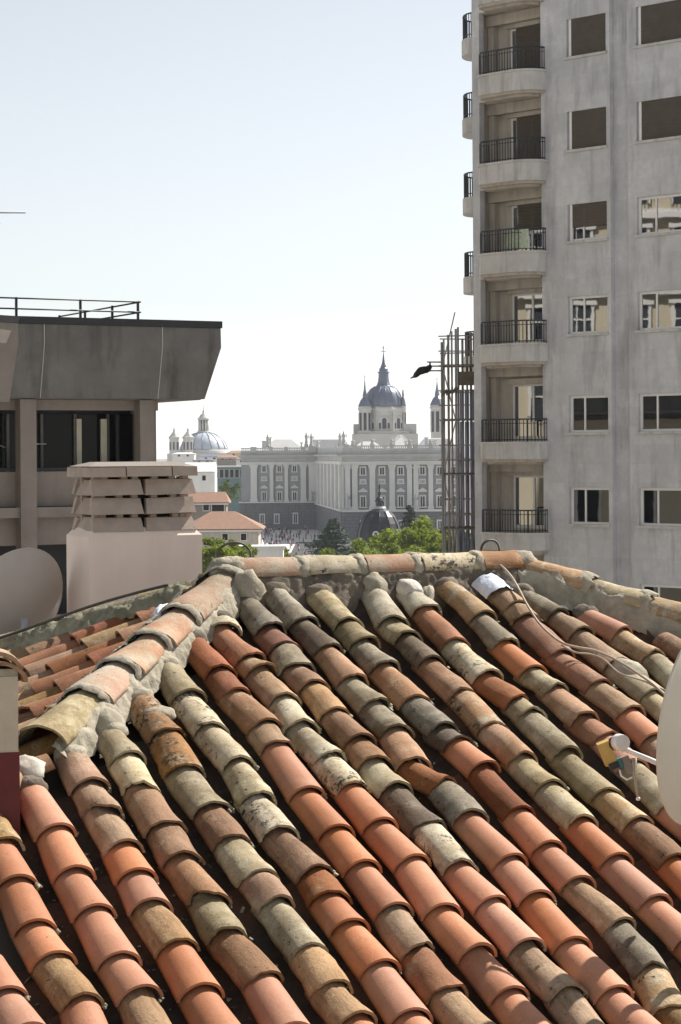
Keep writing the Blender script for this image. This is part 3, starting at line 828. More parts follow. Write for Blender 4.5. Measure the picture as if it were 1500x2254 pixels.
# ================================================================== people in the street
rng = random.Random(21)
g = G()
def person(g, x, y, z, h, a):
    c, s = cos(a), sin(a)
    def q(px, py, pz): return (x + px * c - py * s, y + px * s + py * c, z + pz * h)
    def pr(x0, x1, y0, y1, z0, z1, k=0.8):
        xm, ym = (x0 + x1) / 2, (y0 + y1) / 2
        b = [q(x0, y0, z0), q(x1, y0, z0), q(x1, y1, z0), q(x0, y1, z0)]
        t = [q(xm + (x - xm) * k, ym + (y_ - ym) * k, z1) for x, y_ in ((x0, y0), (x1, y0), (x1, y1), (x0, y1))]
        g.hexa(b, t)
    pr(-0.16, -0.02, -0.2, 0.0, 0.0, 0.48, 1.1); pr(0.02, 0.16, 0.0, 0.2, 0.0, 0.48, 1.1)
    pr(-0.19, 0.19, -0.11, 0.11, 0.48, 0.83, 1.15)
    pr(-0.28, -0.2, -0.08, 0.06, 0.42, 0.8, 1.0); pr(0.2, 0.28, -0.06, 0.08, 0.42, 0.8, 1.0)
    pr(-0.09, 0.09, -0.1, 0.1, 0.86, 1.0, 0.85)
for i in range(190):
    Y = rng.uniform(533, 742)
    cx = -17 - (Y - 533) * 0.045
    x = rng.gauss(cx, 6 + (742 - Y) * 0.012)
    if x < -36: continue
    person(g, x, Y, PZ + 0.005, rng.uniform(1.55, 1.85), rng.random() * 6.28)
tag(g.build('crowd', M_crowd), 'crowd of tiny walkers on the bright palace esplanade', 'crowd', kind='stuff')

# ================================================================== brutalist concrete building, left
CB = thing('concrete_building', 'dark concrete building with overhanging slanted roof fascia and black roof railing', 'building', (-9.17, 55, 0), radians(28))
zt, zk, zb = 35.60, 35.05, 33.60           # fascia top, kink and bottom
INS = 0.36
def fascia(x0, x1, y0=0.0, e0=0.0, e1=0.0):
    """one precast panel: upright rim above, leaning back below"""
    g = G()
    P = []
    for (z, yy, k) in ((zb, y0 + INS, 1.0), (zk, y0, 0.0), (zt, y0 + 0.02, 0.0)):
        P.append([(x0 + e0 * k, yy, z), (x1 - e1 * k, yy, z), (x1 - e1 * k, y0 + 1.2, z), (x0 + e0 * k, y0 + 1.2, z)])
    g.hexa(P[0], P[1]); g.hexa([(a[0], a[1], a[2]) for a in P[1]], P[2])
    # drop the two coincident inner faces
    drop = {1, 6}
    g.f = [f for i, f in enumerate(g.f) if i not in drop]; g.sm = [s_ for i, s_ in enumerate(g.sm) if i not in drop]
    return g
XJ = [-9.0, -2.3, 1.29, 4.77, 6.58]
for i in range(1, 4):
    fascia(XJ[i] + 0.012, XJ[i + 1] - 0.012, e1=INS if i == 3 else 0).build('fascia_panel', M_conc, CB)
for xj in XJ[2:4]:
    g = G(); g.hexa([(xj - 0.008, INS - 0.004, zb), (xj + 0.008, INS - 0.004, zb), (xj + 0.008, INS + 0.3, zb), (xj - 0.008, INS + 0.3, zb)],
                    [(xj - 0.008, -0.004, zk), (xj + 0.008, -0.004, zk), (xj + 0.008, 0.3, zk), (xj - 0.008, 0.3, zk)])
    g.box(xj - 0.008, xj + 0.008, -0.004, 0.3, zk, zt)
    g.f.pop(7 - 1); g.sm.pop(6); g.f.pop(1); g.sm.pop(1)
    g.build('joint', M_joint, CB)
# canted bay of the fascia, turned towards the street
g = G()
a0, a1 = Vector((0.55, -0.004)), Vector((-2.6, -1.55))
n2 = Vector((a0.y - a1.y, a1.x - a0.x)).normalized()   # outward
for (za, zb_, o0, o1) in ((zb - 0.12, zk, 0.36, 0.0), (zk, zt + 0.004, 0.0, 0.0)):
    def cant(p, z, o): return (p.x - n2.x * o, p.y - n2.y * o, z)
    b = [cant(a1, za, o0), cant(a0, za, o0), (0.3, 1.1, za), (-2.6, 1.1, za)]
    t = [cant(a1, zb_, o1), cant(a0, zb_, o1), (0.3, 1.1, zb_), (-2.6, 1.1, zb_)]
    g.hexa(b, t)
g.build('fascia_panel', M_conc_light, CB)  # paler concrete paints in the light on this turned face
g = G(); g.box(-9, -2.62, -1.5, 1.1, zb, zt); g.build('fascia_panel', M_conc_light, CB)
# roof edge, coping and deck
g = G(); g.box(-9, 6.60, -0.03, 0.35, zt + 0.006, zt + 0.2); g.box(6.25, 6.61, 0.35, 10, zt + 0.006, zt + 0.2)
g.prism([(-2.65, -1.6), (0.6, -0.036), (0.6, 0.2), (-2.65, 0.2)], zt + 0.01, zt + 0.19)
g.build('coping', M_black_metal, CB)
g = G(); g.box(-9, 6.2, 1.21, 10, zb + 0.12, zt - 0.05); g.build('roof_slab', M_conc, CB)
g = G(); g.box(-9, 6.2, 0.62, 9.8, zb - 0.02, zb + 0.1); g.build('soffit', M_conc_light, CB)
# railing on the roof: posts and two rails, with its return along the right side
def bar(g, p, q, r=0.022): g.tube([p, q], r, 6)
zr = zt + 0.2
for k, xx in enumerate((-3.0, -1.15, 0.72, 2.58, 4.3)):
    g = G(); g.box(xx - 0.03, xx + 0.03, 0.62, 0.68, zr - 0.2, zr + 0.56); g.build('railing_post', M_black_metal, CB)
for yy in (2.6, 4.8, 7.0):
    g = G(); g.box(4.27, 4.33, yy - 0.03, yy + 0.03, zr - 0.3, zr + 0.56); g.build('railing_post', M_black_metal, CB)
for zz in (0.53, 0.24):
    g = G(); bar(g, (-3.0, 0.6, zr + zz), (4.3, 0.6, zr + zz), 0.025); g.build('rail', M_black_metal, CB)
    g = G(); bar(g, (4.36, 0.62, zr + zz), (4.36, 7.0, zr + zz), 0.025); g.build('rail', M_black_metal, CB)
# storeys under the roof
g = G(); g.box(-9, 5.02, 0.95, 1.15, 33.28, zb - 0.03); g.build('beam', M_conc_light, CB)
for xx, w in ((0.78, 0.46), (4.3, 0.42)):
    g = G(); g.box(xx, xx + w, 0.55, 0.98, 20, zb - 0.03); g.build('column', M_conc_light, CB)
g = G(); g.box(4.75, 5.06, 1.2, 9.5, 0, zb - 0.03); ew = g.build('end_wall', M_conc_light, CB)
g = G(); g.box(5.065, 5.3, 2.6, 12.5, 0, zb - 0.25); g.build('flank_wall', M_beige_wall, CB)  # unseen flank, made beige for its reflection in the tower windows
for fl in range(7):
    for k in range(4):
        g = G(); z_ = 9.2 + fl * 3.3; y_ = 3.2 + k * 2.3; g.box(5.302, 5.34, y_, y_ + 1.1, z_, z_ + 1.9); w_ = g.build('window', M_white_wall, CB)
        g = G(); g.box(5.342, 5.36, y_ + 0.1, y_ + 1.0, z_ + 0.1, z_ + 1.8); g.build('pane', M_glass_dark, w_)
for (za, zb_, y0, m, nm) in ((30.62, 31.58, 1.0, M_conc_light, 'parapet'), (30.32, 30.60, 0.62, M_conc_light, 'slab_edge'), (29.55, 30.31, 1.0, M_conc_light, 'parapet'), (26.6, 27.6, 1.0, M_conc_light, 'parapet'), (26.3, 26.59, 0.62, M_conc_light, 'slab_edge'), (22.6, 23.6, 1.0, M_conc_light, 'parapet')):
    g = G(); g.box(-9, 4.74, y0, y0 + 0.25, za, zb_); g.build(nm, m, CB)
g = G(); g.box(-9, 4.74, 1.0, 1.18, 31.6, 31.68); g.build('handrail', M_black_metal, CB)
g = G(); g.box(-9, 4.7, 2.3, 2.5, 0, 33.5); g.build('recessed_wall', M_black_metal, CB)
xs = -4.0
k = 0
while xs < 4.6:
    wv = 0.92
    g = G(); g.box(xs, xs + wv, 2.22, 2.28, 31.2, 33.2)
    g.build('pane', M_glass_dark, CB)
    g = G(); g.box(xs + wv, xs + wv + 0.08, 2.12, 2.29, 31.2, 33.2); g.build('mullion', M_conc, CB)
    xs += wv + 0.08; k += 1
for (xa, xb_) in ((2.92, 3.15), (3.74, 3.98)):  # pale strips paint in daylight seen through the dark glazing
    g = G(); g.box(xa, xb_, 2.12, 2.2, 31.2, 33.06); g.build('painted_light_strip', M_light_strip, CB)
g = G(); bar(g, (1.3, 1.9, 32.35), (2.0, 1.9, 32.35), 0.02); bar(g, (-0.6, 1.6, 32.75), (0.7, 1.6, 32.25), 0.012); g.build('handrail', M_steel, CB)
g = G(); g.box(-9, 4.7, 2.51, 9.4, 0, 33.4); g.build('core', M_conc, CB)

# ================================================================== apartment tower, right
TW = thing('apartment_tower', 'grey stone apartment tower with rounded corner balconies and brown roller shutters', 'building', (8.31, 68, 0), atan2(-0.678, 0.735))
def wall_holes(x0, x1, z0, z1, holes, y=0.0, depth=0.25):
    """wall sheet facing -y with rectangular openings and their reveals"""
    g = G()
    xs = sorted({x0, x1} | {h_[0] for h_ in holes} | {h_[1] for h_ in holes})
    zs = sorted({z0, z1} | {h_[2] for h_ in holes} | {h_[3] for h_ in holes})
    xs = [x for x in xs if x0 <= x <= x1]; zs = [z for z in zs if z0 <= z <= z1]
    for i in range(len(xs) - 1):
        for j in range(len(zs) - 1):
            cx, cz_ = (xs[i] + xs[i + 1]) / 2, (zs[j] + zs[j + 1]) / 2
            if any(h_[0] < cx < h_[1] and h_[2] < cz_ < h_[3] for h_ in holes): continue
            g.face([(xs[i], y, zs[j]), (xs[i + 1], y, zs[j]), (xs[i + 1], y, zs[j + 1]), (xs[i], y, zs[j + 1])])
    for (a, b, c, d_) in holes:
        c, d_ = max(c, z0), min(d_, z1)
        g.face([(a, y, c), (a, y, d_), (a, y + depth, d_), (a, y + depth, c)])
        g.face([(b, y, d_), (b, y, c), (b, y + depth, c), (b, y + depth, d_)])
        g.face([(a, y, d_), (b, y, d_), (b, y + depth, d_), (a, y + depth, d_)])
        g.face([(b, y, c), (a, y, c), (a, y + depth, c), (b, y + depth, c)])
    return g
def tz(y, Y=68.0, px=1297): return CZ - ((px - 750) * _s + (y - 1000)) / 4500 * Y
WIN_Y = [(-170, -85), (35, 120), (240, 326), (446, 528), (650, 734), (870, 952), (1073, 1155), (1281, 1363), (1487, 1570), (1692, 1775), (1898, 1980)]
WZ = [(tz(b), tz(t)) for t, b in WIN_Y]
COLS = [(-0.874, 0.734), (1.906, 3.75), (5.5, 7.1), (8.6, 10.2)]
TOP = 52.0
# balcony slabs: (fascia top, fascia bottom) in the photograph at x = 1125
BAL_Y = [(-238, -190), (-35, 14), (166, 215), (363, 412), (561, 611), (762, 806), (977, 1019), (1176, 1218), (1380, 1422), (1585, 1627)]
BZ = [(tz(b, 69.8, 1125) + 0.07, tz(t, 69.8, 1125) + 0.05) for t, b in BAL_Y]
LX0, LX1 = -4.62, -1.95                    # loggia opening
log_holes = []
for i in range(len(BZ) - 1):
    log_holes.append((LX0, LX1, BZ[i + 1][1], BZ[i][0] - 0.02))
win_l = [(COLS[0][0], COLS[0][1], a, b) for a, b in WZ]
wall_holes(-4.94, 0.88, 12, TOP, win_l + log_holes, 0.0, 0.26).build('facade_wall', M_tower, TW)
g = G(); g.face([(-4.94, 0, 0), (0.88, 0, 0), (0.88, 0, 12), (-4.94, 0, 12)]); g.build('facade_wall', M_tower, TW)
# shallow vertical recess between the window columns
g = G()
g.face([(0.88, 0, 0), (0.88, 0.22, 0), (0.88, 0.22, TOP), (0.88, 0, TOP)])
g.face([(0.88, 0.22, 0), (1.56, 0.22, 0), (1.56, 0.22, TOP), (0.88, 0.22, TOP)])
g.face([(1.56, 0.22, 0), (1.56, 0.03, 0), (1.56, 0.03, TOP), (1.56, 0.22, TOP)])
g.build('recess', M_tower, TW)
wr = [(c[0], c[1], a, b) for c in COLS[1:] for a, b in WZ]
wall_holes(1.56, 13, 12, TOP, wr, 0.03, 0.26).build('facade_wall', M_tower, TW)
g = G(); g.face([(1.56, 0.03, 0), (13, 0.03, 0), (13, 0.03, 12), (1.56, 0.03, 12)]); g.build('facade_wall', M_tower, TW)
# body: flank, rear and roof
flank = [(-4.94, 0.0), (-10.9, 7.62), (-10.9, 20), (13, 20), (13, 0.03)]
g = G()
for (p, q) in zip(flank[1:], flank[:-1]):
    g.face([(p[0], p[1], 0), (q[0], q[1], 0), (q[0], q[1], TOP), (p[0], p[1], TOP)])
g.build('flank_wall', M_tower, TW)
g = G(); g.prism([(-4.93, 0.3)] + [(x * 0.999, y) for x, y in flank[1:4]] + [(12.98, 0.4)], TOP - 0.3, TOP - 0.05); g.build('roof', M_conc_light, TW)
# dark rooms behind the glass so that no sky shows through
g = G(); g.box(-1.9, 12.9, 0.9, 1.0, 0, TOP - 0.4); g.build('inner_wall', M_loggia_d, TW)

state = {(0, 0): 1, (1, 0): 1, (2, 0): 1, (3, 0): 0.62, (0, 1): 1, (1, 1): 1, (2, 1): 1, (2, 2): 0.7, (1, 2): 1, (4, 2): 0.4}
for ci, (xa, xb_) in enumerate(COLS):
    y0 = 0.0 if ci == 0 else 0.03
    for ri, (za, zb_) in enumerate(WZ):
        sh = state.get((ri, ci), 0.0)
        g = G()
        f = 0.085
        yf0, yf1 = y0 + 0.12, y0 + 0.2
        g.box(xa, xa + f, yf0, yf1, za, zb_); g.box(xb_ - f, xb_, yf0, yf1, za, zb_)
        g.box(xa + f, xb_ - f, yf0, yf1, za, za + f); g.box(xa + f, xb_ - f, yf0, yf1, zb_ - f, zb_)
        xm = xa + (xb_ - xa) * 0.36
        g.box(xm - 0.03, xm + 0.03, yf0, yf1, za + f, zb_ - f)
        w_ = g.build('window', M_frame_w, TW)
        for (pa, pb) in ((xa + f, xm - 0.03), (xm + 0.03, xb_ - f)):
            g = G(); g.box(pa, pb, yf0 + 0.03, yf0 + 0.05, za + f, zb_ - f)
            g.build('pane', M_glass, w_)
        g = G(); g.box(xa - 0.06, xb_ + 0.06, y0 - 0.1, y0 + 0.118, za - 0.075, za + 0.008); g.build('sill', M_balc, w_)
        if sh:
            zs = zb_ - (zb_ - za) * sh
            n_s = max(3, int((zb_ - zs) / 0.055))
            g = G()
            hs = (zb_ - zs) / n_s
            for k in range(n_s):
                g.box(xa + 0.17, xb_ - 0.02, y0 + 0.055 + (0.004 if k % 2 else 0), y0 + 0.1, zs + k * hs, zs + (k + 1) * hs - 0.008)
            g.build('roller_shutter', M_shutter, w_)
            g = G(); g.box(xa + 0.09, xa + 0.17, y0 + 0.04, y0 + 0.11, za + 0.01, zb_); g.build('shutter_guide', M_frame_w, w_)

# bowed balconies with iron railings, loggias behind them
def bow(off, x0=-4.2, x1=-1.72, dep=0.82, n=10):
    """front edge of the balcony seen from above, from left to right"""
    pts = [(x0 - off * 0.3, 0.0), (x0 - off * 0.3, -dep * 0.72 - off)]
    pts += [(x0 + 0.25, -dep - off)]
    xr = x1 - 0.95
    pts += [(xr, -dep - off)]
    for k in range(1, n + 1):
        t = pi / 2 * k / n
        pts.append((xr + (0.95 + off) * sin(t), -(dep + off) * cos(t)))
    return pts
def densify(pts, step):
    out = []
    for a, b in zip(pts[:-1], pts[1:]):
        L = sqrt((a[0] - b[0]) ** 2 + (a[1] - b[1]) ** 2)
        n = max(1, int(round(L / step)))
        for k in range(n): out.append((a[0] + (b[0] - a[0]) * k / n, a[1] + (b[1] - a[1]) * k / n))
    return out + [pts[-1]]
for i, (z0, z1) in enumerate(BZ):
    g = G()
    g.prism(bow(0.0)[::1], z0 + 0.06, z1 - 0.05)
    b_ = g.build('balcony', M_balc, TW)
    g = G(); g.prism(bow(0.05), z1 - 0.05, z1 + 0.02); g.build('balcony_lip', M_balc, b_)
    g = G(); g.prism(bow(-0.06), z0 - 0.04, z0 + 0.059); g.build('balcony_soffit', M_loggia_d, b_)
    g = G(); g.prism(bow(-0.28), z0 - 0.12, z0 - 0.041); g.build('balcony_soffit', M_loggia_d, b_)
    path = bow(-0.07)[1:]
    rl = densify(path, 0.115)
    zr = z1 + 0.78
    g = G(); g.tube([(p[0], p[1], zr) for p in rl], 0.028, 6); g.tube([(p[0], p[1], z1 + 0.09) for p in rl], 0.016, 5); g.tube([(p[0], p[1], zr - 0.14) for p in rl], 0.013, 5)
    for k, p in enumerate(rl):
        thick = 0.022 if k % 9 == 0 else 0.0105
        g.box(p[0] - thick, p[0] + thick, p[1] - thick, p[1] + thick, z1 + 0.02, zr - 0.01)
    g.build('railing', M_iron, b_)
for i in range(len(BZ) - 1):
    z0, z1 = BZ[i + 1][1], BZ[i][0] - 0.02
    d0 = 1.0
    dx0, dx1, dz1 = -4.02, -2.25, min(z1 - 0.5, z0 + 2.02)
    g = wall_holes(LX0 - 0.2, LX1 + 0.3, z0, z1, [(dx0, dx1, z0 + 0.1, dz1)], d0, 0.12)
    lg = g.build('loggia', M_loggia, TW)
    g = G()
    g.face([(LX0 - 0.2, 0.26, z0), (LX0 - 0.2, 0.26, z1), (LX0 - 0.2, d0, z1), (LX0 - 0.2, d0, z0)])
    g.face([(LX1 + 0.3, 0.26, z1), (LX1 + 0.3, 0.26, z0), (LX1 + 0.3, d0, z0), (LX1 + 0.3, d0, z1)])
    g.face([(LX0 - 0.2, 0.26, z0), (LX0 - 0.2, d0, z0), (LX1 + 0.3, d0, z0), (LX1 + 0.3, 0.26, z0)])
    g.face([(LX0 - 0.2, d0, z1), (LX0 - 0.2, 0.26, z1), (LX1 + 0.3, 0.26, z1), (LX1 + 0.3, d0, z1)])
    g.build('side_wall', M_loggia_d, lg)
    g = G(); g.box(LX0 - 0.19, LX1 + 0.29, 0.62, 0.82, z1 - 0.36, z1 - 0.002); g.box(dx0 - 0.12, dx1 + 0.1, 0.86, d0 - 0.002, dz1, dz1 + 0.2)
    g.build('lintel', M_loggia, lg)
    g = G(); g.box(-4.79, -4.55, 0.72, 0.99, z0 + 0.002, z1 - 0.37); g.build('pier', M_loggia, lg)
    g = G()
    f = 0.07
    g.box(dx0, dx0 + f, d0 + 0.02, d0 + 0.1, z0 + 0.1, dz1); g.box(dx1 - f, dx1, d0 + 0.02, d0 + 0.1, z0 + 0.1, dz1)
    g.box(dx0 + f, dx1 - f, d0 + 0.02, d0 + 0.1, dz1 - f, dz1); g.box(dx0 + f, dx1 - f, d0 + 0.02, d0 + 0.1, z0 + 0.1, z0 + 0.22)
    xm = (dx0 + dx1) / 2
    g.box(xm - 0.04, xm + 0.04, d0 + 0.02, d0 + 0.1, z0 + 0.22, dz1 - f)
    dr = g.build('balcony_door', M_frame_w, TW)
    for (pa, pb) in ((dx0 + f, xm - 0.04), (xm + 0.04, dx1 - f)):
        g = G(); g.box(pa, pb, d0 + 0.05, d0 + 0.07, z0 + 0.22, dz1 - f); g.build('pane', M_glass, dr)
    if i in (0, 1, 2, 3):
        zs = z0 + (0.12 if i < 3 else 0.9)
        n_s = int((dz1 - zs) / 0.06)
        g = G()
        hs = (dz1 - zs) / n_s
        for k in range(n_s): g.box(dx0 + 0.27, dx1 - 0.01, d0 - 0.02, d0 + 0.018, zs + k * hs, zs + (k + 1) * hs - 0.009)
        g.build('roller_shutter', M_shutter, dr)
# a pale chair-back style screen hung behind one railing
g = G(); g.box(-2.95, -2.0, -0.68, -0.66, BZ[4][1] + 0.1, BZ[4][1] + 0.74); g.build('railing_screen', surf('green_print_cloth', (0.46, 0.50, 0.40), (0.24, 0.33, 0.24), 9, 0.9), TW)
# side balconies on the far flank
al = Vector((-0.616, 0.788)); ou = Vector((-0.788, -0.616))
c0 = Vector((-4.94, 0.0)) + al * 8.0
for k in range(6):
    z0 = CZ + (1000 - (-30 + 171 * k)) / 4500 * 80.5
    g = G()
    pl = []
    for t in range(9):
        a = pi * t / 8
        p = c0 + al * (cos(a) * 0.9) + ou * (sin(a) * 0.52)
        pl.append((p.x, p.y))
    g.prism(pl, z0, z0 + 0.62)
    b_ = g.build('balcony', M_balc, TW)
    g = G(); q = [(p[0] - ou.x * 0.06, p[1] - ou.y * 0.06) for p in pl]
    dq = densify(q, 0.12)
    g.tube([(p[0], p[1], z0 + 1.55) for p in q], 0.03, 6); g.tube([(p[0], p[1], z0 + 0.74) for p in q], 0.02, 5)
    for p in dq: g.box(p[0] - 0.012, p[0] + 0.012, p[1] - 0.012, p[1] + 0.012, z0 + 0.6, z0 + 1.54)
    g.build('railing', M_iron, b_)

# ================================================================== scaffolding beside the tower
SC = thing('scaffolding', 'rusty tube scaffolding with blue debris net against the tower corner', 'scaffolding', (3.9, 74, 0))
MS = Matrix.Translation((-3.9, -74, 0))
poles = [(973, 753, 73.2), (977.5, 745, 74.2), (986.7, 737, 73.3), (995, 729, 74.6), (1003.5, 724, 73.4), (1008.7, 720, 75), (1018.7, 745, 73.5), (1028, 737, 74.8), (1037, 732, 73.6), (1046, 724, 75.2)]
for k, (px, yt, Y) in enumerate(poles):
    p = at(px, yt, Y)
    g = G(); g.tube([(p.x, p.y, 0), (p.x + random.uniform(-0.01, 0.01), p.y, p.z)], 0.036 if k % 2 else 0.044, 8)
    g.build('pole', M_scaf_l if k in (1, 3, 4) else M_scaf, SC, MS)
zl = 2.0
lv = 0
while zl < 37.0:
    for dz in (0.0, 0.52, 1.05):
        z = zl + dz
        if z > 36.7: continue
        for (ya, xa, xb_) in ((73.2, 973, 1048), (74.9, 976, 1048)):
            if (lv + int(dz * 2)) % 3 == 2 and ya > 74: continue
            a, b = X(xa, ya), X(xb_, ya)
            g = G(); g.tube([(a - 0.1, ya, z), (b + 0.05, ya, z + random.uniform(-0.03, 0.03))], 0.025, 6); g.build('ledger', M_scaf, SC, MS)
    for xq in (975, 1010, 1040):
        g = G(); g.tube([(X(xq, 73.2), 73.0, zl - 0.08), (X(xq, 74.9), 75.2, zl - 0.08)], 0.026, 6); g.build('transom', M_scaf, SC, MS)
    sgn = 1 if lv % 2 else -1
    g = G(); g.tube([(X(990 - sgn * 14, 73.1), 73.1, zl), (X(990 + sgn * 14, 73.1), 73.1, zl + 1.9)], 0.024, 6); g.build('brace', M_scaf, SC, MS)
    for j in range(4):
        y0 = 73.35 + j * 0.38
        g = G(); g.box(X(975, 73.8), X(1047, 73.8), y0, y0 + 0.34, zl, zl + 0.05); g.build('plank', M_plank, SC, MS)
    zl += 1.95; lv += 1
# loaded top platform with toe boards
g = G(); g.box(X(1012, 73.0), X(1050, 73.0), 72.98, 73.02, at(1030, 848, 73).z, at(1030, 818, 73).z); g.build('toe_board', M_plank, SC, MS)
for k in range(5):
    a, b = at(976 + k * 7, 868 - k * 1.5, 73.05), at(984 + k * 7, 858 - k * 2, 73.05)
    g = G(); g.hexa([(a.x, a.y, a.z - 0.08), (b.x, b.y, b.z - 0.08), (b.x, b.y + 0.3, b.z - 0.08), (a.x, a.y + 0.3, a.z - 0.08)], [(a.x, a.y, a.z + 0.05), (b.x, b.y, b.z + 0.05), (b.x, b.y + 0.3, b.z + 0.05), (a.x, a.y + 0.3, a.z + 0.05)])
    g.build('plank', M_plank, SC, MS)
# blue net strips
for (xa, xb_) in ((1013, 1023), (1024, 1034), (1035, 1046)):
    a, b = X(xa, 75.4), X(xb_, 75.4)
    zt_ = at(1030, 858, 75.4).z
    zz = 2.0
    while zz < zt_ - 0.2:
        z2 = min(zz + 1.93, zt_)
        g = G()
        nx = 4
        v = []
        for j in range(5):
            for i in range(nx + 1):
                v.append((a + (b - a) * i / nx, 75.4 + 0.05 * noise.noise(Vector((i * 0.8 + xa, j * 0.7 + zz, 0))), zz + (z2 - zz) * j / 4))
        f = [(j * (nx + 1) + i, j * (nx + 1) + i + 1, (j + 1) * (nx + 1) + i + 1, (j + 1) * (nx + 1) + i) for j in range(4) for i in range(nx)]
        g.add(v, f, True)
        # give the net a second skin so that it has thickness
        g.add([(q[0], q[1] + 0.01, q[2]) for q in v], [t[::-1] for t in f], True)
        g.build('debris_net', M_net, SC, MS)
        zz += 1.95
# cantilever arm with guard rails
for (ya, yb) in ((797, 797), (806, 806), (816, 816)):
    p, q = at(940, ya, 73.6), at(976, yb, 73.6)
    g = G(); g.tube([p, q], 0.032, 6); g.build('bracket_rail', M_scaf_l, SC, MS)
p, q = at(947, 796, 73.6), at(947, 818, 73.6)
g = G(); g.tube([p, q], 0.04, 6); g.build('bracket_rail', M_scaf, SC, MS)
# folded black tarpaulin hanging from the arm
g = G()
pts, rs = [], []
for k in range(15):
    t = k / 14
    x, y = 948 - 43 * t, 806 + 25 * t + 2.5 * sin(t * 9)
    pts.append(at(x, y, 73.6 - 0.3 * sin(t * 3)))
    rs.append((0.03 + 0.115 * sin(pi * min(1, t * 1.05 + 0.08)) ** 0.7) * (1 + 0.25 * noise.noise(Vector((k * 1.3, 2, 0)))))
g.tube(pts, rs, 10)
g.v = [(v[0], v[1], v[2] + 0.03 * noise.noise(Vector(v) * 6)) for v in g.v]
tp = g.build('tarpaulin', M_tarp)
tag(tp, 'bundled black tarpaulin drooping from the scaffold arm', 'tarpaulin')

# ================================================================== sunlit apartment block across the street (seen mirrored in the tower windows)
BB = thing('beige_apartment_block', 'sunlit beige apartment block mirrored in the tower windows', 'building', (-15, 62, 0), radians(12))
g = G(); g.box(-12, 0, -22, 22, 0, 50); g.build('wall', M_beige_wall, BB)
for fl in range(14):
    z = 2.0 + fl * 3.42
    g = G(); g.box(0, 0.42, -22.1, 22.1, z - 0.55, z - 0.3); g.box(0, 0.22, -22.05, 22.05, z - 0.3, z - 0.12); g.build('string_course', M_white_wall, BB)
    for k in range(17):
        y0 = -21.2 + k * 2.5
        g = G(); g.box(0.0, 0.12, y0 - 0.14, y0, z + 0.1, z + 2.45); g.box(0.0, 0.12, y0 + 1.3, y0 + 1.44, z + 0.1, z + 2.45); g.box(0.0, 0.2, y0 - 0.25, y0 + 1.55, z + 2.45, z + 2.65)
        g.box(0.03, 0.1, y0 + 0.62, y0 + 0.68, z + 0.1, z + 2.45); g.box(0.03, 0.1, y0, y0 + 1.3, z + 1.75, z + 1.82)
        w_ = g.build('window', M_white_wall, BB)
        g = G(); g.box(0.005, 0.028, y0, y0 + 1.3, z + 0.1, z + 2.45); g.build('pane', M_dark_open, w_)
        g = G(); g.box(0.3, 0.34, y0 - 0.2, y0 + 1.5, z + 0.85, z + 0.9)
        for j in range(12): g.box(0.31, 0.33, y0 - 0.2 + j * 0.15, y0 - 0.175 + j * 0.15, z - 0.12, z + 0.85)
        g.build('railing', M_iron, w_)

# ================================================================== the tiled roof
AZ, SL = -0.43287, 0.38766                 # uphill bearing and pitch of the main slope
UH = Vector((sin(AZ), cos(AZ), 0))
RD = Vector((UH.y, -UH.x, 0))              # along the ridge, to the right
UP = UH * cos(SL) + Vector((0, 0, sin(SL)))
NN = RD.cross(UP)
RO = Vector((-0.5601, 10.4615, CZ - 0.6068))   # left end of the ridge, on the plane through the tile crests
def rp(u_, v_, h_=0.0): return RO + RD * u_ + UP * v_ + NN * h_
def on_roof(x, y, h_=0.0):
    r = at(x, y, 1.0) - Vector((0, 0, CZ))
    o = RO + NN * h_ - Vector((0, 0, CZ))
    return r * (o.dot(NN) / r.dot(NN)) + Vector((0, 0, CZ))

RF = thing('tiled_roof', 'old hipped roof of mismatched terracotta barrel tiles in the foreground', 'roof', (RO.x, RO.y, CZ - 3.5))
MR = Matrix.Translation(-Vector(RF.location))
trng = random.Random(11)

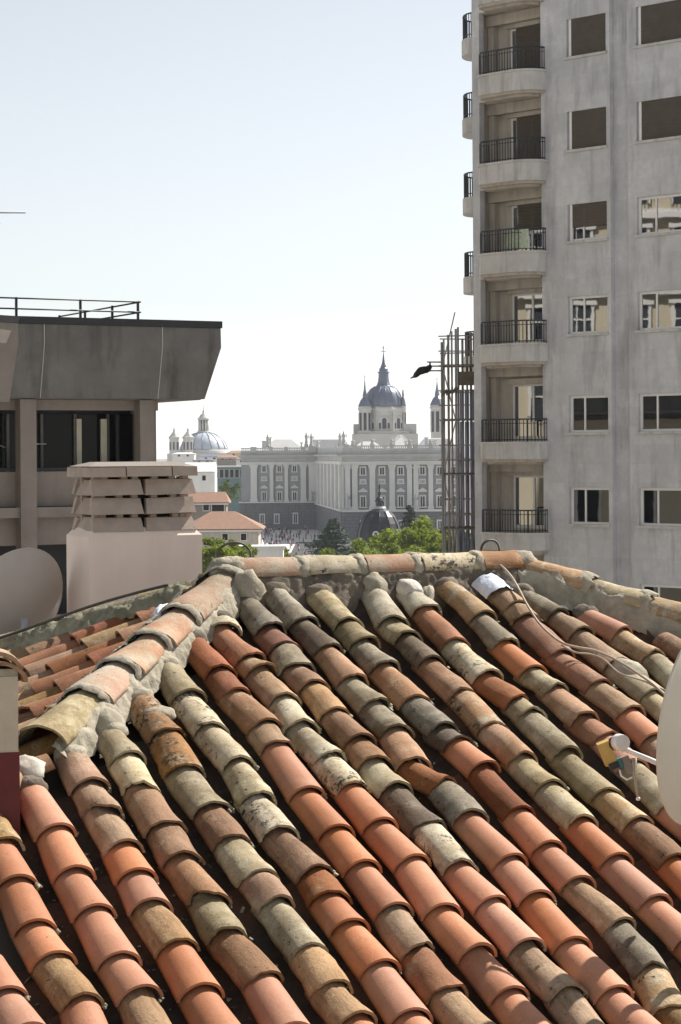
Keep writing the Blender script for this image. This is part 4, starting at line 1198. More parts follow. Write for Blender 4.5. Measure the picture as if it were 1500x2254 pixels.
def tile_mesh(name, Lv, w0, w1, h0, h1, over=0.07, th=0.012, drop=0.021, broken=0, warp=1.0, seed=0, nx=14, ny=6):
    """barrel tile: local y runs uphill, tail (lower lip) at y = 0 with its crest at z = 0"""
    r = random.Random(seed)
    L = Lv + over
    sag = r.uniform(-0.004, 0.004) * warp
    ph = r.random() * 10
    notch = None
    if broken:
        notch = (r.choice((0.0, 1.0)), r.uniform(0.45, 0.65), r.uniform(0.045, 0.075))
    O, I = [], []
    for j in range(ny + 1):
        t = j / ny
        for i in range(nx + 1):
            s_ = i / nx
            a = pi * s_
            y = L * t
            if j == 0:
                y += 0.004 * warp * noise.noise(Vector((s_ * 5, ph, 0))) + 0.0022 * max(0, warp - 0.6) * noise.noise(Vector((s_ * 17, ph, 5)))
                if notch:
                    dd = abs(s_ - notch[0])
                    if dd < notch[1]:
                        y += notch[2] * min(1.0, (notch[1] - dd) / notch[1] * 2.2) * (0.75 + 0.5 * noise.noise(Vector((s_ * 9, ph, 2))))
            w = w1 + (w0 - w1) * t
            h_ = h1 + (h0 - h1) * t
            cz_ = -drop * (y / Lv) + sag * sin(pi * t)
            n1 = 0.0028 * warp * noise.noise(Vector((s_ * 2.2 + ph, t * 2.0, ph)))
            n2 = 0.0012 * warp * noise.noise(Vector((s_ * 9 + ph, t * 8.0, ph)))
            k = 1 + (n1 + n2) / w * 1.6
            ca = cos(a); sa = sin(a)
            x = -w * ca * k * (1.0 + 0.05 * (1 - sa))
            z = cz_ - h_ + h_ * sa * k
            O.append((x, y, z))
            ki = (w - th) / w
            I.append((x * ki, y, cz_ - h_ + (h_ - th) * sa * k))
    n = (nx + 1) * (ny + 1)
    V = O + I
    F, S_ = [], []
    for j in range(ny):
        for i in range(nx):
            a = j * (nx + 1) + i
            F.append((a, a + 1, a + nx + 2, a + nx + 1)); S_.append(True)
            if j < 2:
                F.append((n + a, n + a + nx + 1, n + a + nx + 2, n + a + 1)); S_.append(True)
    # lower lip, with its own vertices so that its edge stays crisp
    b = len(V)
    V += O[:nx + 1] + I[:nx + 1]
    for i in range(nx):
        F.append((b + i, b + nx + 1 + i, b + nx + 2 + i, b + i + 1)); S_.append(False)
    # long side edges
    for i in (0, nx):
        for j in range(ny):
            a, c = j * (nx + 1) + i, (j + 1) * (nx + 1) + i
            F.append((a, c, n + c, n + a) if i == 0 else (a, n + a, n + c, c)); S_.append(False)
    me = bpy.data.meshes.new(name)
    me.from_pydata(V, [], F)
    me.polygons.foreach_set('use_smooth', S_)
    me.update()
    return me

tile_no = [0]
def put_tile(name, code, p_tail, p_head, nrm, w0, w1, h0, h1, broken=0, over=0.07, drop=0.021, warp=1.0, roll=None, th=0.0115):
    tile_no[0] += 1
    y = (p_head - p_tail); L = y.length; y.normalize()
    x = y.cross(nrm).normalized(); z = x.cross(y)
    me = tile_mesh(name, L, w0, w1, h0, h1, over, th, drop, broken, warp, tile_no[0])
    me.materials.append(TM[code] if isinstance(code, str) else code)
    ro = trng.uniform(-0.03, 0.03) if roll is None else roll
    M = MR @ frame_m(p_tail, x, y, z) @ Matrix.Rotation(ro, 4, 'Y')
    return inst(name, me, RF, M)

ROWS = [
    ([(-2.009,-2.934),(-1.999,-3.161),(-1.982,-3.368)], "S S S"),
    ([(-1.776,-1.97),(-1.776,-2.233),(-1.783,-2.502),(-1.793,-2.793),(-1.782,-2.993),(-1.751,-3.248)], "Y S S S T S"),
    ([(-1.554,-1.833),(-1.543,-2.176),(-1.557,-2.477),(-1.553,-2.736),(-1.554,-3.038),(-1.542,-3.242)], "S S S S S T"),
    ([(-1.313,-1.597),(-1.307,-1.861),(-1.313,-2.081),(-1.312,-2.33),(-1.322,-2.532),(-1.334,-2.735),(-1.317,-2.997),(-1.322,-3.271)], "P T* T S S T S S"),
    ([(-1.082,-1.431),(-1.084,-1.674),(-1.103,-1.937),(-1.098,-2.211),(-1.11,-2.451),(-1.09,-2.741),(-1.107,-2.969),(-1.074,-3.24),(-1.086,-3.544)], "L C* P B P* L B S S"),
    ([(-0.865,-1.144),(-0.848,-1.489),(-0.878,-1.802),(-0.86,-2.107),(-0.86,-2.358),(-0.854,-2.617),(-0.855,-2.803),(-0.844,-3.113),(-0.848,-3.335),(-0.837,-3.539)], "X X L B L P L T T S"),
    ([(-0.638,-0.858),(-0.636,-1.171),(-0.638,-1.478),(-0.626,-1.787),(-0.647,-2.059),(-0.648,-2.333),(-0.613,-2.618),(-0.627,-2.802),(-0.627,-2.996),(-0.622,-3.261),(-0.632,-3.556)], "L K C L K B O S S S S"),
    ([(-0.421,-0.611),(-0.405,-0.96),(-0.414,-1.183),(-0.385,-1.477),(-0.393,-1.66),(-0.414,-2.056),(-0.41,-2.36),(-0.413,-2.625),(-0.413,-2.927),(-0.436,-3.209),(-0.433,-3.446)], "R R B T S S S S T* O T"),
    ([(-0.205,-0.417),(-0.229,-0.525),(-0.209,-0.847),(-0.201,-0.964),(-0.196,-1.257),(-0.215,-1.507),(-0.2,-1.786),(-0.2,-2.049),(-0.203,-2.339),(-0.19,-2.621),(-0.222,-2.967),(-0.209,-3.242),(-0.208,-3.509)], "M O T T C C K S S S S S S"),
    ([(0.013,-0.191),(0.009,-0.547),(0.008,-0.749),(-0.018,-0.969),(-0.008,-1.154),(-0.009,-1.405),(0.0,-1.663),(-0.008,-1.859),(-0.014,-2.083),(0.001,-2.381),(-0.005,-2.692),(0.005,-2.953),(0.007,-3.241),(0.019,-3.547)], "G R G B T B B C D K S S T T"),
    ([(0.204,-0.18),(0.208,-0.494),(0.215,-0.794),(0.205,-1.109),(0.216,-1.349),(0.213,-1.607),(0.164,-1.903),(0.219,-2.079),(0.215,-2.341),(0.227,-2.686),(0.211,-2.95),(0.193,-3.266),(0.195,-3.581)], "G D P L G P* O G S S S S S"),
    ([(0.431,-0.225),(0.439,-0.535),(0.433,-0.741),(0.428,-1.002),(0.432,-1.339),(0.442,-1.61),(0.46,-1.739),(0.474,-1.965),(0.453,-2.344),(0.441,-2.62),(0.437,-2.883),(0.459,-3.181),(0.429,-3.482),(0.373,-3.72)], "L L G P G D S R S S T G Y Y"),
    ([(0.772,-0.086),(0.691,-0.522),(0.691,-0.711),(0.687,-0.982),(0.698,-1.311),(0.69,-1.633),(0.694,-1.915),(0.7,-2.167),(0.694,-2.462),(0.692,-2.755),(0.695,-3.063)], "M L D B X P L C S S S"),
    ([(0.96,-0.139),(0.937,-0.411),(0.916,-0.798),(0.915,-1.149),(0.953,-1.409),(0.943,-1.542),(0.935,-1.902),(0.939,-2.26),(0.946,-2.508),(0.951,-2.805)], "M O K O* L L L Y B S"),
    ([(1.189,-0.195),(1.211,-0.525),(1.182,-0.834),(1.179,-1.13),(1.206,-1.313),(1.202,-1.609),(1.222,-1.787),(1.201,-2.049),(1.189,-2.405)], "Y G S L P O S L S"),
    ([(1.456,-0.102),(1.464,-0.428),(1.441,-0.572),(1.421,-0.974),(1.455,-1.304),(1.474,-1.575),(1.453,-1.838)], "T T O O T S P"),
    ([(1.588,-0.299),(1.658,-0.526),(1.668,-0.751),(1.681,-1.1),(1.695,-1.425)], "G T T C C"),
    ([(1.826,-0.524),(1.903,-0.773),(1.936,-1.036)], "S Y L"),
]
row_line = []
for ri, (pts, code) in enumerate(ROWS):
    code = code.split()
    pts = list(pts)
    if ri in (9, 10, 11, 12, 13, 14, 15, 16): pts[0] = (pts[0][0], pts[0][1] + 0.06)
    u_end, v_end = pts[-1]
    seg = 0
    um = sum(p[0] for p in pts[1:]) / len(pts[1:])
    while pts[-1][1] > -4.35 and seg < 7:
        pts.append((um + trng.uniform(-0.006, 0.006), pts[-1][1] - trng.uniform(0.25, 0.31)))
        if seg: code.append(trng.choice('SSSTSBY'))
        seg += 1
    row_line.append((um, pts))
    for k in range(len(pts) - 1):
        c = code[k] if k < len(code) else 'S'
        br = '*' in c
        c = c[0]
        w = trng.uniform(0.079, 0.091)
        if c == 'S': w = 0.086
        (ua, va), (ub, vb) = pts[k], pts[k + 1]
        put_tile('roof_tile', c, rp(ub, vb, 0.0 if c == 'S' else trng.uniform(-0.004, 0.004)), rp(ua, va, 0.0), NN, 0.071, w, 0.068, 0.078,
                 br, warp=0.5 if c == 'S' else 2.6, drop=0.029 if k else 0.02, over=0.06 if k else 0.0)
# extra rows left of the frame
for k in range(3):
    um = -2.225 - 0.222 * k
    v0 = -3.15 - 0.25 * k
    while v0 > -4.4:
        v1 = v0 - 0.28
        put_tile('roof_tile', trng.choice('SSTY'), rp(um, v1), rp(um, v0), NN, 0.068, 0.083, 0.066, 0.078, drop=0.034)
        v0 = v1
# rows right of the frame, up to the right-hand hip
for k in range(5):
    um = 2.16 + 0.225 * k
    v0 = -0.42 - (um - 1.66) / cos(SL) + 0.1
    while v0 > -2.6:
        v1 = v0 - trng.uniform(0.25, 0.3)
        put_tile('roof_tile', trng.choice('STYLBO'), rp(um, v1), rp(um, v0), NN, 0.068, 0.083, 0.066, 0.078, drop=0.034)
        v0 = v1

# channel tiles between the rows (concave), sharing meshes
def channel_mesh(nm, mat):
    g = G()
    nx = 8; L = 0.36
    v = []
    for j in range(2):
        w = 0.078 if j == 0 else 0.092
        for i in range(nx + 1):
            a = pi * i / nx
            v.append((-w * cos(a), L * j, -0.105 - 0.052 * sin(a) + 0.012 * j * 0))
    m = nx + 1
    f = [(i, i + 1, m + i + 1, m + i) for i in range(nx)]
    g.add(v, f, True)
    g.add([(q[0], q[1], q[2] - 0.014) for q in v], [t[::-1] for t in f], True)
    g.add([v[i] for i in range(m)] + [(v[i][0], v[i][1], v[i][2] - 0.014) for i in range(m)], [(i, m + i, m + i + 1, i + 1) for i in range(nx)])
    me = g.mesh(nm); me.materials.append(mat)
    return me
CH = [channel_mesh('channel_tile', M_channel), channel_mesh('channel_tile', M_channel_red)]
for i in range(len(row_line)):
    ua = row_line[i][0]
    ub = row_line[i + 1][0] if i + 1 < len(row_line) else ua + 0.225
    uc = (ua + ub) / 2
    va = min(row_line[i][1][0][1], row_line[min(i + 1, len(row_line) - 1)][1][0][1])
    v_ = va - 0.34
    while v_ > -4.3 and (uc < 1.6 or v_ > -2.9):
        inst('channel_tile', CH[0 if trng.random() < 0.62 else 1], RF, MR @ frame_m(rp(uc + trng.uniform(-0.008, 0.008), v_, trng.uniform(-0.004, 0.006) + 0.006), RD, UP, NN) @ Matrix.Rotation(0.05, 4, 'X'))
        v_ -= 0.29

# left hip end: rows running down to the left
U2, V2h = -UH, RD
V2 = V2h * cos(SL) + Vector((0, 0, sin(SL)))
N2 = U2.cross(V2)
def lp(u_, v_, h_=0.0): return RO + U2 * u_ + V2 * v_ + N2 * h_
cc = 'OBOTROPOYB'
for k in range(-6, 13):
    u_ = 0.06 + k * 0.205
    v0 = -abs(u_) / cos(SL) - 0.02
    end = -3.1
    idx = 0
    while v0 > end:
        v1 = v0 - trng.uniform(0.30, 0.42)
        c = cc[(k * 3 + idx) % len(cc)]
        put_tile('roof_tile', c, lp(u_ + trng.uniform(-0.008, 0.008), v1), lp(u_, v0), N2, 0.064, 0.08, 0.062, 0.078, broken=(trng.random() < 0.15), warp=1.3, drop=0.032)
        v0 = v1; idx += 1
for k in range(-6, 13):
    u_ = 0.06 + (k + 0.5) * 0.205
    v_ = -abs(u_) / cos(SL) - 0.45
    while v_ > -3.1:
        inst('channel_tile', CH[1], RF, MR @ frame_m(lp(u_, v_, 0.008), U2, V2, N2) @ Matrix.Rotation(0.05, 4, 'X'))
        v_ -= 0.29

# ridge and hips
def lumpy_strip(name, mat, line, prof, seed, amp=0.016, per=0.05):
    """mortar bed: profile points (across, height) swept along line of (point, across, normal)"""
    g = G(); v = []
    pr = []
    for a, b in zip(prof[:-1], prof[1:]):
        pr += [(a[0] + (b[0] - a[0]) * k / 3, a[1] + (b[1] - a[1]) * k / 3) for k in range(3)]
    prof = pr + [prof[-1]]
    fine = []
    for a, b in zip(line[:-1], line[1:]):
        fine += [(a[0].lerp(b[0], k / 3), a[1], a[2]) for k in range(3)]
    line = fine + [line[-1]]
    m = len(prof)
    for i, (p, ax, nz) in enumerate(line):
        for k, (a, h_) in enumerate(prof):
            q = p + ax * a + nz * h_
            nv = noise.noise(q * 9 + Vector((seed, 0, 0))) + 0.7 * noise.noise(q * 24) + 0.45 * noise.noise(q * 55)
            v.append(q + nz * nv * amp + ax * (noise.noise(q * 7 + Vector((0, seed, 4))) + 0.6 * noise.noise(q * 30)) * amp * 1.4)
    f = [(i * m + k, i * m + k + 1, (i + 1) * m + k + 1, (i + 1) * m + k) for i in range(len(line) - 1) for k in range(m - 1)]
    g.add(v, f, True)
    return g.build(name, mat, RF, MR)

A0 = RO + Vector((0, 0, 0.035)) + UH * 0.03
def hip_line(o, d, n, t0, t1):
    d = d.normalized()
    ax = Vector((d.y, -d.x, 0)).normalized()
    nz = ax.cross(-d).normalized()
    if nz.z < 0: nz = -nz
    return [(o + d * (t0 + (t1 - t0) * i / n), ax, nz) for i in range(n + 1)]
def hip_tiles(name, o, d, t0, ends, codes, w0, w1, h_, lift=0.0, gap=0.012):
    d = d.normalized()
    ax = Vector((d.y, -d.x, 0)).normalized()
    nz = ax.cross(-d); nz = nz if nz.z > 0 else -nz
    for e, c in zip(ends, codes):
        put_tile(name, c, o + d * e + nz * lift, o + d * t0 + nz * lift, nz, w0, w1, h_ * 0.92, h_, over=0.02, drop=0.024, warp=1.8)
        t0 = e + gap
dL = Vector((-RD.x - UH.x, -RD.y - UH.y, -sqrt(2) * 0.0)) ; dL = (-RD - UH).normalized() * 1.0; dL.z = -math.tan(SL) / sqrt(2)
dR = (RD - UH).normalized(); dR.z = -math.tan(SL) / sqrt(2)
dB = (-RD + UH).normalized(); dB.z = -math.tan(SL) / sqrt(2)
B0 = A0 + RD * 1.70
LIFT = 0.036
# left front hip
hip_tiles('hip_tile', A0, dL, 0.1, [0.64, 0.99, 1.34, 1.67, 2.12], ['H', 'H', 'H', 'H', 'L'], 0.09, 0.125, 0.085, LIFT)
ln = hip_line(A0, dL, 60, 0.0, 2.16)
lumpy_strip('mortar_bed', M_mortar, ln, [(0.07, 0.005), (0.10, -0.015), (0.13, -0.05), (0.155, -0.095), (0.175, -0.15)], 3, 0.02)
lumpy_strip('mortar_bed', M_mortar, ln, [(-0.16, -0.15), (-0.14, -0.1), (-0.12, -0.06), (-0.10, -0.04), (-0.075, -0.03)], 5, 0.012)
hip_tiles('hip_tile', A0, dL, 2.45, [2.9, 3.35, 3.8], ['T', 'Y', 'T'], 0.085, 0.118, 0.098, LIFT)
# right front hip
hip_tiles('hip_tile', B0, dR, 0.05, [0.40, 0.74, 1.08, 1.45, 1.85, 2.25], ['T', 'L', 'Y', 'T', 'L', 'S'], 0.085, 0.112, 0.085, LIFT)
ln = hip_line(B0, dR, 60, -0.05, 2.3)
lumpy_strip('mortar_bed', M_mortar, ln, [(0.07, -0.02), (0.095, -0.04), (0.115, -0.07), (0.135, -0.12), (0.15, -0.17)], 13, 0.018)
lumpy_strip('mortar_bed', M_mortar_dark, ln, [(-0.15, -0.2), (-0.135, -0.14), (-0.115, -0.08), (-0.095, -0.04), (-0.07, -0.02)], 15, 0.018)
# back hip, mossy
hip_tiles('hip_tile', A0, dB, 0.12, [0.52, 0.95, 1.38, 1.8, 2.25, 2.7], ['L', 'G', 'M', 'L', 'G', 'L'], 0.08, 0.10, 0.085, LIFT - 0.03)
ln = hip_line(A0, dB, 60, 0.0, 2.75)
lumpy_strip('mortar_bed', M_moss_mortar, ln, [(0.04, -0.01), (0.085, -0.03), (0.12, -0.07), (0.15, -0.12)], 23, 0.024)
lumpy_strip('mortar_bed', M_moss_mortar, ln, [(-0.15, -0.12), (-0.12, -0.07), (-0.085, -0.03), (-0.04, -0.01)], 25, 0.024)
# ridge
RIDGE = [(0.03, 0.37, 'H'), (0.405, 0.70, 'C'), (0.745, 1.02, 'H'), (1.075, 1.41, 'K'), (1.44, 1.68, 'B')]
zr_ = Vector((0, 0, 1))
for (a, b, c) in RIDGE:
    put_tile('ridge_tile', c, A0 + RD * a + zr_ * 0.045, A0 + RD * b + zr_ * 0.045, zr_, 0.098, 0.104, 0.09, 0.094, over=0.0, drop=0.006, warp=1.5)
ln = [(A0 + RD * (-0.06 + 1.84 * i / 70), UH, zr_) for i in range(71)]
lumpy_strip('mortar_bed', M_mortar_dark, ln, [(-0.21, -0.27), (-0.175, -0.2), (-0.145, -0.14), (-0.125, -0.1), (-0.11, -0.065), (-0.095, -0.045), (-0.06, -0.03)], 33, 0.012)
lumpy_strip('mortar_bed', M_mortar_dark, ln, [(0.05, -0.03), (0.09, -0.045), (0.115, -0.07), (0.14, -0.12), (0.2, -0.2)], 35, 0.012)

def lump(name, mat, c, ax, ay, az, seed, amp=0.25, parent=None, M=None):
    """irregular rounded lump with half axes ax, ay, az"""
    g = G(); nu, nv = 16, 10
    v = []
    for j in range(nv + 1):
        th = pi * j / nv
        for i in range(nu):
            ph = 2 * pi * i / nu
            dvec = Vector((sin(th) * cos(ph), sin(th) * sin(ph), cos(th)))
            k = 1 + amp * noise.noise(dvec * 1.7 + Vector((seed, seed * 0.3, 0))) + amp * 0.5 * noise.noise(dvec * 5 + Vector((seed, 0, 1)))
            v.append(c + (ax * dvec.x + ay * dvec.y + az * dvec.z) * k)
    f = [(j * nu + i, (j + 1) * nu + i, (j + 1) * nu + (i + 1) % nu, j * nu + (i + 1) % nu) for j in range(nv) for i in range(nu)]
    g.add(v, f, True)
    return g.build(name, mat, parent or RF, M or MR)
def rl(x, y, h_, a, b, c, seed, mat=None, yaw=0.0, amp=0.3):
    p = on_roof(x, y, h_)
    r_ = RD * cos(yaw) + UP * sin(yaw); u_ = UP * cos(yaw) - RD * sin(yaw)
    lump('mortar_lump', mat or M_mortar, p, r_ * a, u_ * b, NN * c, seed, amp)
# joints between hip tiles, and lumps where rows run into hip and ridge
dl = dL.normalized(); axL = Vector((dl.y, -dl.x, 0)).normalized(); nzL = axL.cross(-dl); nzL = nzL if nzL.z > 0 else -nzL
def collar(o, d, ax, nz, e, rx, rz, lift, wid, seed):
    """rough mortar band over the joint of two cover tiles"""
    g = G(); nx_, ny_ = 22, 6; v = []
    for j in range(ny_ + 1):
        t = j / ny_
        for i in range(nx_ + 1):
            a_ = pi * (-0.04 + 1.08 * i / nx_)
            q = Vector((i * 0.45, j * 0.5, seed))
            k = 0.905 + 0.11 * sin(pi * t) ** 0.5 + 0.07 * noise.noise(q * 1.3) * sin(pi * t)
            off = e + wid * (t - 0.5) * (1 + 0.9 * noise.noise(Vector((i * 0.5, seed, 3)))) + 0.02 * noise.noise(Vector((i * 0.3, seed, 8)))
            v.append(o + d * off + ax * (-cos(a_) * rx * k) + nz * (lift - rz + rz * sin(a_) * k))
    g.add(v, [(j * (nx_ + 1) + i, j * (nx_ + 1) + i + 1, (j + 1) * (nx_ + 1) + i + 1, (j + 1) * (nx_ + 1) + i) for j in range(ny_) for i in range(nx_)], True)
    g.build('mortar_collar', M_mortar, RF, MR)
for e in (0.08, 0.655, 1.0, 1.35, 1.68):
    collar(A0, dl, axL, nzL, e, 0.118, 0.088, LIFT + 0.002, 0.045 + 0.03 * abs(sin(e * 9)), e * 7)
drr = dR.normalized(); axR = Vector((drr.y, -drr.x, 0)).normalized(); nzR = axR.cross(-drr); nzR = nzR if nzR.z > 0 else -nzR
for e in (0.02, 0.405, 0.745, 1.085):
    collar(B0, drr, axR, nzR, e, 0.108, 0.088, LIFT + 0.002, 0.08, e * 5 + 2)
for e in (0.02, 0.385, 0.72, 1.045, 1.425):
    collar(A0, RD, UH, zr_, e, 0.103, 0.095, 0.046, 0.06, e * 3 + 5)
lump('mortar_lump', M_mortar, A0 - zr_ * 0.02, RD * 0.11, UH * 0.10, zr_ * 0.075, 2.2, 0.3)
lump('mortar_lump', M_mortar, A0 + RD * 0.03 - UH * 0.16 - zr_ * 0.12, RD * 0.08, UH * 0.09, zr_ * 0.1, 4.2, 0.3)
lump('mortar_lump', M_mortar, B0 + RD * 0.0 - zr_ * 0.035, RD * 0.11, UH * 0.10, zr_ * 0.075, 8.2, 0.25)
for ri, (um, pts) in enumerate(row_line):
    if ri < 2: continue
    p = rp(pts[0][0], pts[0][1] + 0.01, -0.055)
    lump('mortar_lump', M_mortar if ri in (3, 4, 5, 6, 12, 13) else M_mortar_dark, p, RD * 0.073, UP * 0.055, NN * 0.05, ri * 1.7, 0.22)
rl(822, 1285, -0.035, 0.07, 0.10, 0.055, 1.0, M_mortar, amp=0.2)
rl(903, 1300, -0.035, 0.062, 0.09, 0.055, 2.0, M_white_mortar, 0.2, amp=0.2)
rl(942, 1312, -0.04, 0.035, 0.08, 0.05, 2.6, M_mortar, -0.5, amp=0.2)
rl(350, 1572, -0.04, 0.078, 0.05, 0.035, 5.0, M_mortar, amp=0.25)
rl(62, 1692, -0.032, 0.07, 0.07, 0.05, 6.0, M_white_mortar, 0.1, amp=0.2)
rl(232, 1590, -0.045, 0.08, 0.11, 0.06, 7.0, M_mortar, amp=0.2)
rl(1385, 1478, -0.045, 0.08, 0.11, 0.05, 11.0, M_mortar, 0.2, amp=0.2)
p_ = on_roof(868, 1640, 0.0)
# crumbs of moss and mortar in the channels
g = G()
crng = random.Random(3)
for i in range(3200):
    k = crng.randrange(len(row_line) - 1)
    uc = (row_line[k][0] + row_line[k + 1][0]) / 2 + crng.gauss(0, 0.03)
    vv = crng.uniform(-4.2, row_line[k][1][0][1])
    s_ = abs(crng.gauss(0.004, 0.005)) + 0.0025
    p = rp(uc, vv, -0.145 + s_ * 0.5)
    vs_ = [p + Vector((crng.uniform(-1, 1), crng.uniform(-1, 1), crng.uniform(-0.6, 1))) * s_ for _ in range(5)]
    g.add(vs_, [(0, 1, 2), (0, 2, 3), (0, 3, 1), (1, 3, 4), (1, 4, 2), (2, 4, 3)])
for i in range(110):
    k = crng.randrange(len(row_line))
    u_, pts = row_line[k]
    q = pts[crng.randrange(1, len(pts))]
    s_ = abs(crng.gauss(0.006, 0.004)) + 0.004
    for j in range(3):
        p = rp(q[0] + crng.uniform(0.066, 0.084), q[1] + crng.uniform(-0.015, 0.02), -0.05 - crng.random() * 0.03)
        e = [p + Vector(d_) * s_ * crng.uniform(0.7, 1.3) for d_ in ((1, 0, 0), (0, 1, 0), (-1, 0, 0), (0, -1, 0), (0, 0, 0.9), (0, 0, -0.9))]
        g.add(e, [(0, 1, 4), (1, 2, 4), (2, 3, 4), (3, 0, 4), (1, 0, 5), (2, 1, 5), (3, 2, 5), (0, 3, 5)], True)
tag(g.build('moss_crumbs', surf('moss_and_grit', (0.10, 0.085, 0.06), (0.42, 0.39, 0.28), 30, 0.95, lo=0.45, hi=0.6), RF, MR), kind='stuff')
# boards under the tiles and the house walls
E_ = 5.3
zd = -0.22
a, b = A0 + zr_ * (zd + 0.02), B0 + zr_ * (zd + 0.02)
dz = E_ * math.tan(SL)
c1, c2 = a - RD * E_ - UH * E_ - zr_ * dz, b + RD * E_ - UH * E_ - zr_ * dz
c3, c4 = b + RD * E_ + UH * E_ - zr_ * dz, a - RD * E_ + UH * E_ - zr_ * dz
g = G(); g.face([c1, c2, b, a]); g.face([c2, c3, b]); g.face([c3, c4, a, b]); g.face([c4, c1, a]); g.face([c4, c3, c2, c1])
g.build('roof_deck', M_deck, RF, MR)
g = G()
ins = 0.5
w1, w2, w3, w4 = c1 + (RD + UH) * ins, c2 + (-RD + UH) * ins, c3 + (-RD - UH) * ins, c4 + (RD - UH) * ins
zw = c1.z - 0.02
g.hexa([(q.x, q.y, 0) for q in (w1, w2, w3, w4)], [(q.x, q.y, zw) for q in (w1, w2, w3, w4)])
g.build('wall', M_render_pink, RF, MR)

# ================================================================== things on the roof
# louvred chimney on the rear slope
cp = at(296, 1300, 12.4)
cw, cd = 0.71, 0.45
CHM = thing('chimney', 'pink rendered chimney with stacked brick louvres and flat brick cap', 'chimney', (cp.x, cp.y, CZ - 1.9), atan2(RD.y, RD.x))
z0 = -CHM.location.z + CZ
def hz(y): return CZ - (y - 1000) / 4500 * 12.4 - CHM.location.z
zs_, zs2 = hz(1163), hz(1140)
g = G()
g.hexa([(-cw / 2, -cd / 2, 0), (cw / 2, -cd / 2, 0), (cw / 2, cd / 2, 0), (-cw / 2, cd / 2, 0)], [(-cw / 2, -cd / 2, zs_ - 0.03), (cw / 2, -cd / 2, zs_ - 0.03), (cw / 2, cd / 2, zs_ - 0.03), (-cw / 2, cd / 2, zs_ - 0.03)])
s_ = 0.045
g.hexa([(-cw / 2, -cd / 2, zs_ - 0.03), (cw / 2, -cd / 2, zs_ - 0.03), (cw / 2, cd / 2, zs_ - 0.03), (-cw / 2, cd / 2, zs_ - 0.03)], [(-cw / 2 + s_, -cd / 2 + s_, zs_ + 0.02), (cw / 2 - s_, -cd / 2 + s_, zs_ + 0.02), (cw / 2 - s_, cd / 2 - s_, zs_ + 0.02), (-cw / 2 + s_, cd / 2 - s_, zs_ + 0.02)])
g.f = [f for i, f in enumerate(g.f) if i not in (1, 6)]; g.sm = [s for i, s in enumerate(g.sm) if i not in (1, 6)]
g.build('shaft', M_render_pink, CHM)
g = G(); g.box(-cw / 2 + 0.13, cw / 2 - 0.13, -cd / 2 + 0.13, cd / 2 - 0.13, zs_, hz(1040)); g.build('flue', M_soot, CHM)
def louvre(cx, cy, hw, z0, z1, nx_, ny_, lean=0.04, th=0.05):
    """one sloping brick: outer foot at the bottom, leaning inwards to the top; nx_, ny_ is the outward direction"""
    g = G()
    tx, ty = -ny_, nx_
    def q(t, o, z): return (cx + tx * t + nx_ * o, cy + ty * t + ny_ * o, z)
    k = 0.93
    bot = [q(-hw, 0, z0), q(hw, 0, z0), q(hw, -th, z0), q(-hw, -th, z0)]
    top = [q(-hw * k, -lean, z1), q(hw * k, -lean, z1), q(hw * k, -lean - th, z1), q(-hw * k, -lean - th, z1)]
    g.hexa(bot, top)
    c_ = Vector((cx, cy, (z0 + z1) / 2))
    R_ = Matrix.Rotation(trng.uniform(-0.03, 0.03), 3, 'Z') @ Matrix.Rotation(trng.uniform(-0.018, 0.018), 3, 'Y')
    g.v = [tuple(c_ + R_ @ (Vector(v) - c_) + Vector((trng.uniform(-1, 1), trng.uniform(-1, 1), trng.uniform(-1, 1))) * 0.004) for v in g.v]
    return g.build('louvre_brick', M_vent_brick, CHM)
for (yb, yt) in ((1163, 1134), (1126, 1091), (1084, 1051)):
    za, zb_ = hz(yb), hz(yt)
    hw = (cw - 0.05) / 4 - 0.004
    for sx in (-1, 1):
        jit = trng.uniform(-0.005, 0.005)
        louvre(sx * (hw + 0.006) + jit, -cd / 2 + 0.015, hw, za, zb_, 0, -1)
        louvre(sx * (hw + 0.006) + jit, cd / 2 - 0.015, hw, za, zb_, 0, 1)
    louvre(-cw / 2 + 0.03, 0, cd / 2 - 0.075, za, zb_, -1, 0)
    louvre(cw / 2 - 0.03, 0, cd / 2 - 0.075, za, zb_, 1, 0)
    # uneven spacer bricks carrying the next tier
    for xx in (-0.25, -0.13, -0.03, 0.09, 0.2, 0.28):
        xx += trng.uniform(-0.02, 0.02)
        g = G(); g.box(xx - 0.02, xx + 0.02, -cd / 2 + 0.07, -cd / 2 + 0.12, zb_ - 0.002, zb_ + 0.026); g.build('spacer', M_vent_brick, CHM)
for xx in (-0.27, 0.27):
    for yy in (-0.12, 0.12):
        g = G(); g.box(xx - 0.028, xx + 0.028, yy - 0.028, yy + 0.028, zs_, hz(1046)); g.build('corner_post', M_vent_brick, CHM)
xs = [-cw / 2 + 0.0, -0.12, 0.17, cw / 2 - 0.02]
for a, b in zip(xs[:-1], xs[1:]):
    jz = trng.uniform(-0.003, 0.003)
    g = G(); o = 0.0
    g.hexa([(a + 0.004, -cd / 2 - 0.0, hz(1045) + jz), (b - 0.004, -cd / 2 - 0.0, hz(1045) + jz), (b - 0.004, cd / 2, hz(1045) + jz), (a + 0.004, cd / 2, hz(1045) + jz)],
           [(a + 0.004, -cd / 2 + 0.01, hz(1024) + jz), (b - 0.004, -cd / 2 + 0.01, hz(1024) + jz), (b - 0.004, cd / 2 - 0.01, hz(1024) + jz), (a + 0.004, cd / 2 - 0.01, hz(1024) + jz)])
    g.build('cap_slab', M_vent_brick, CHM)
g = G()
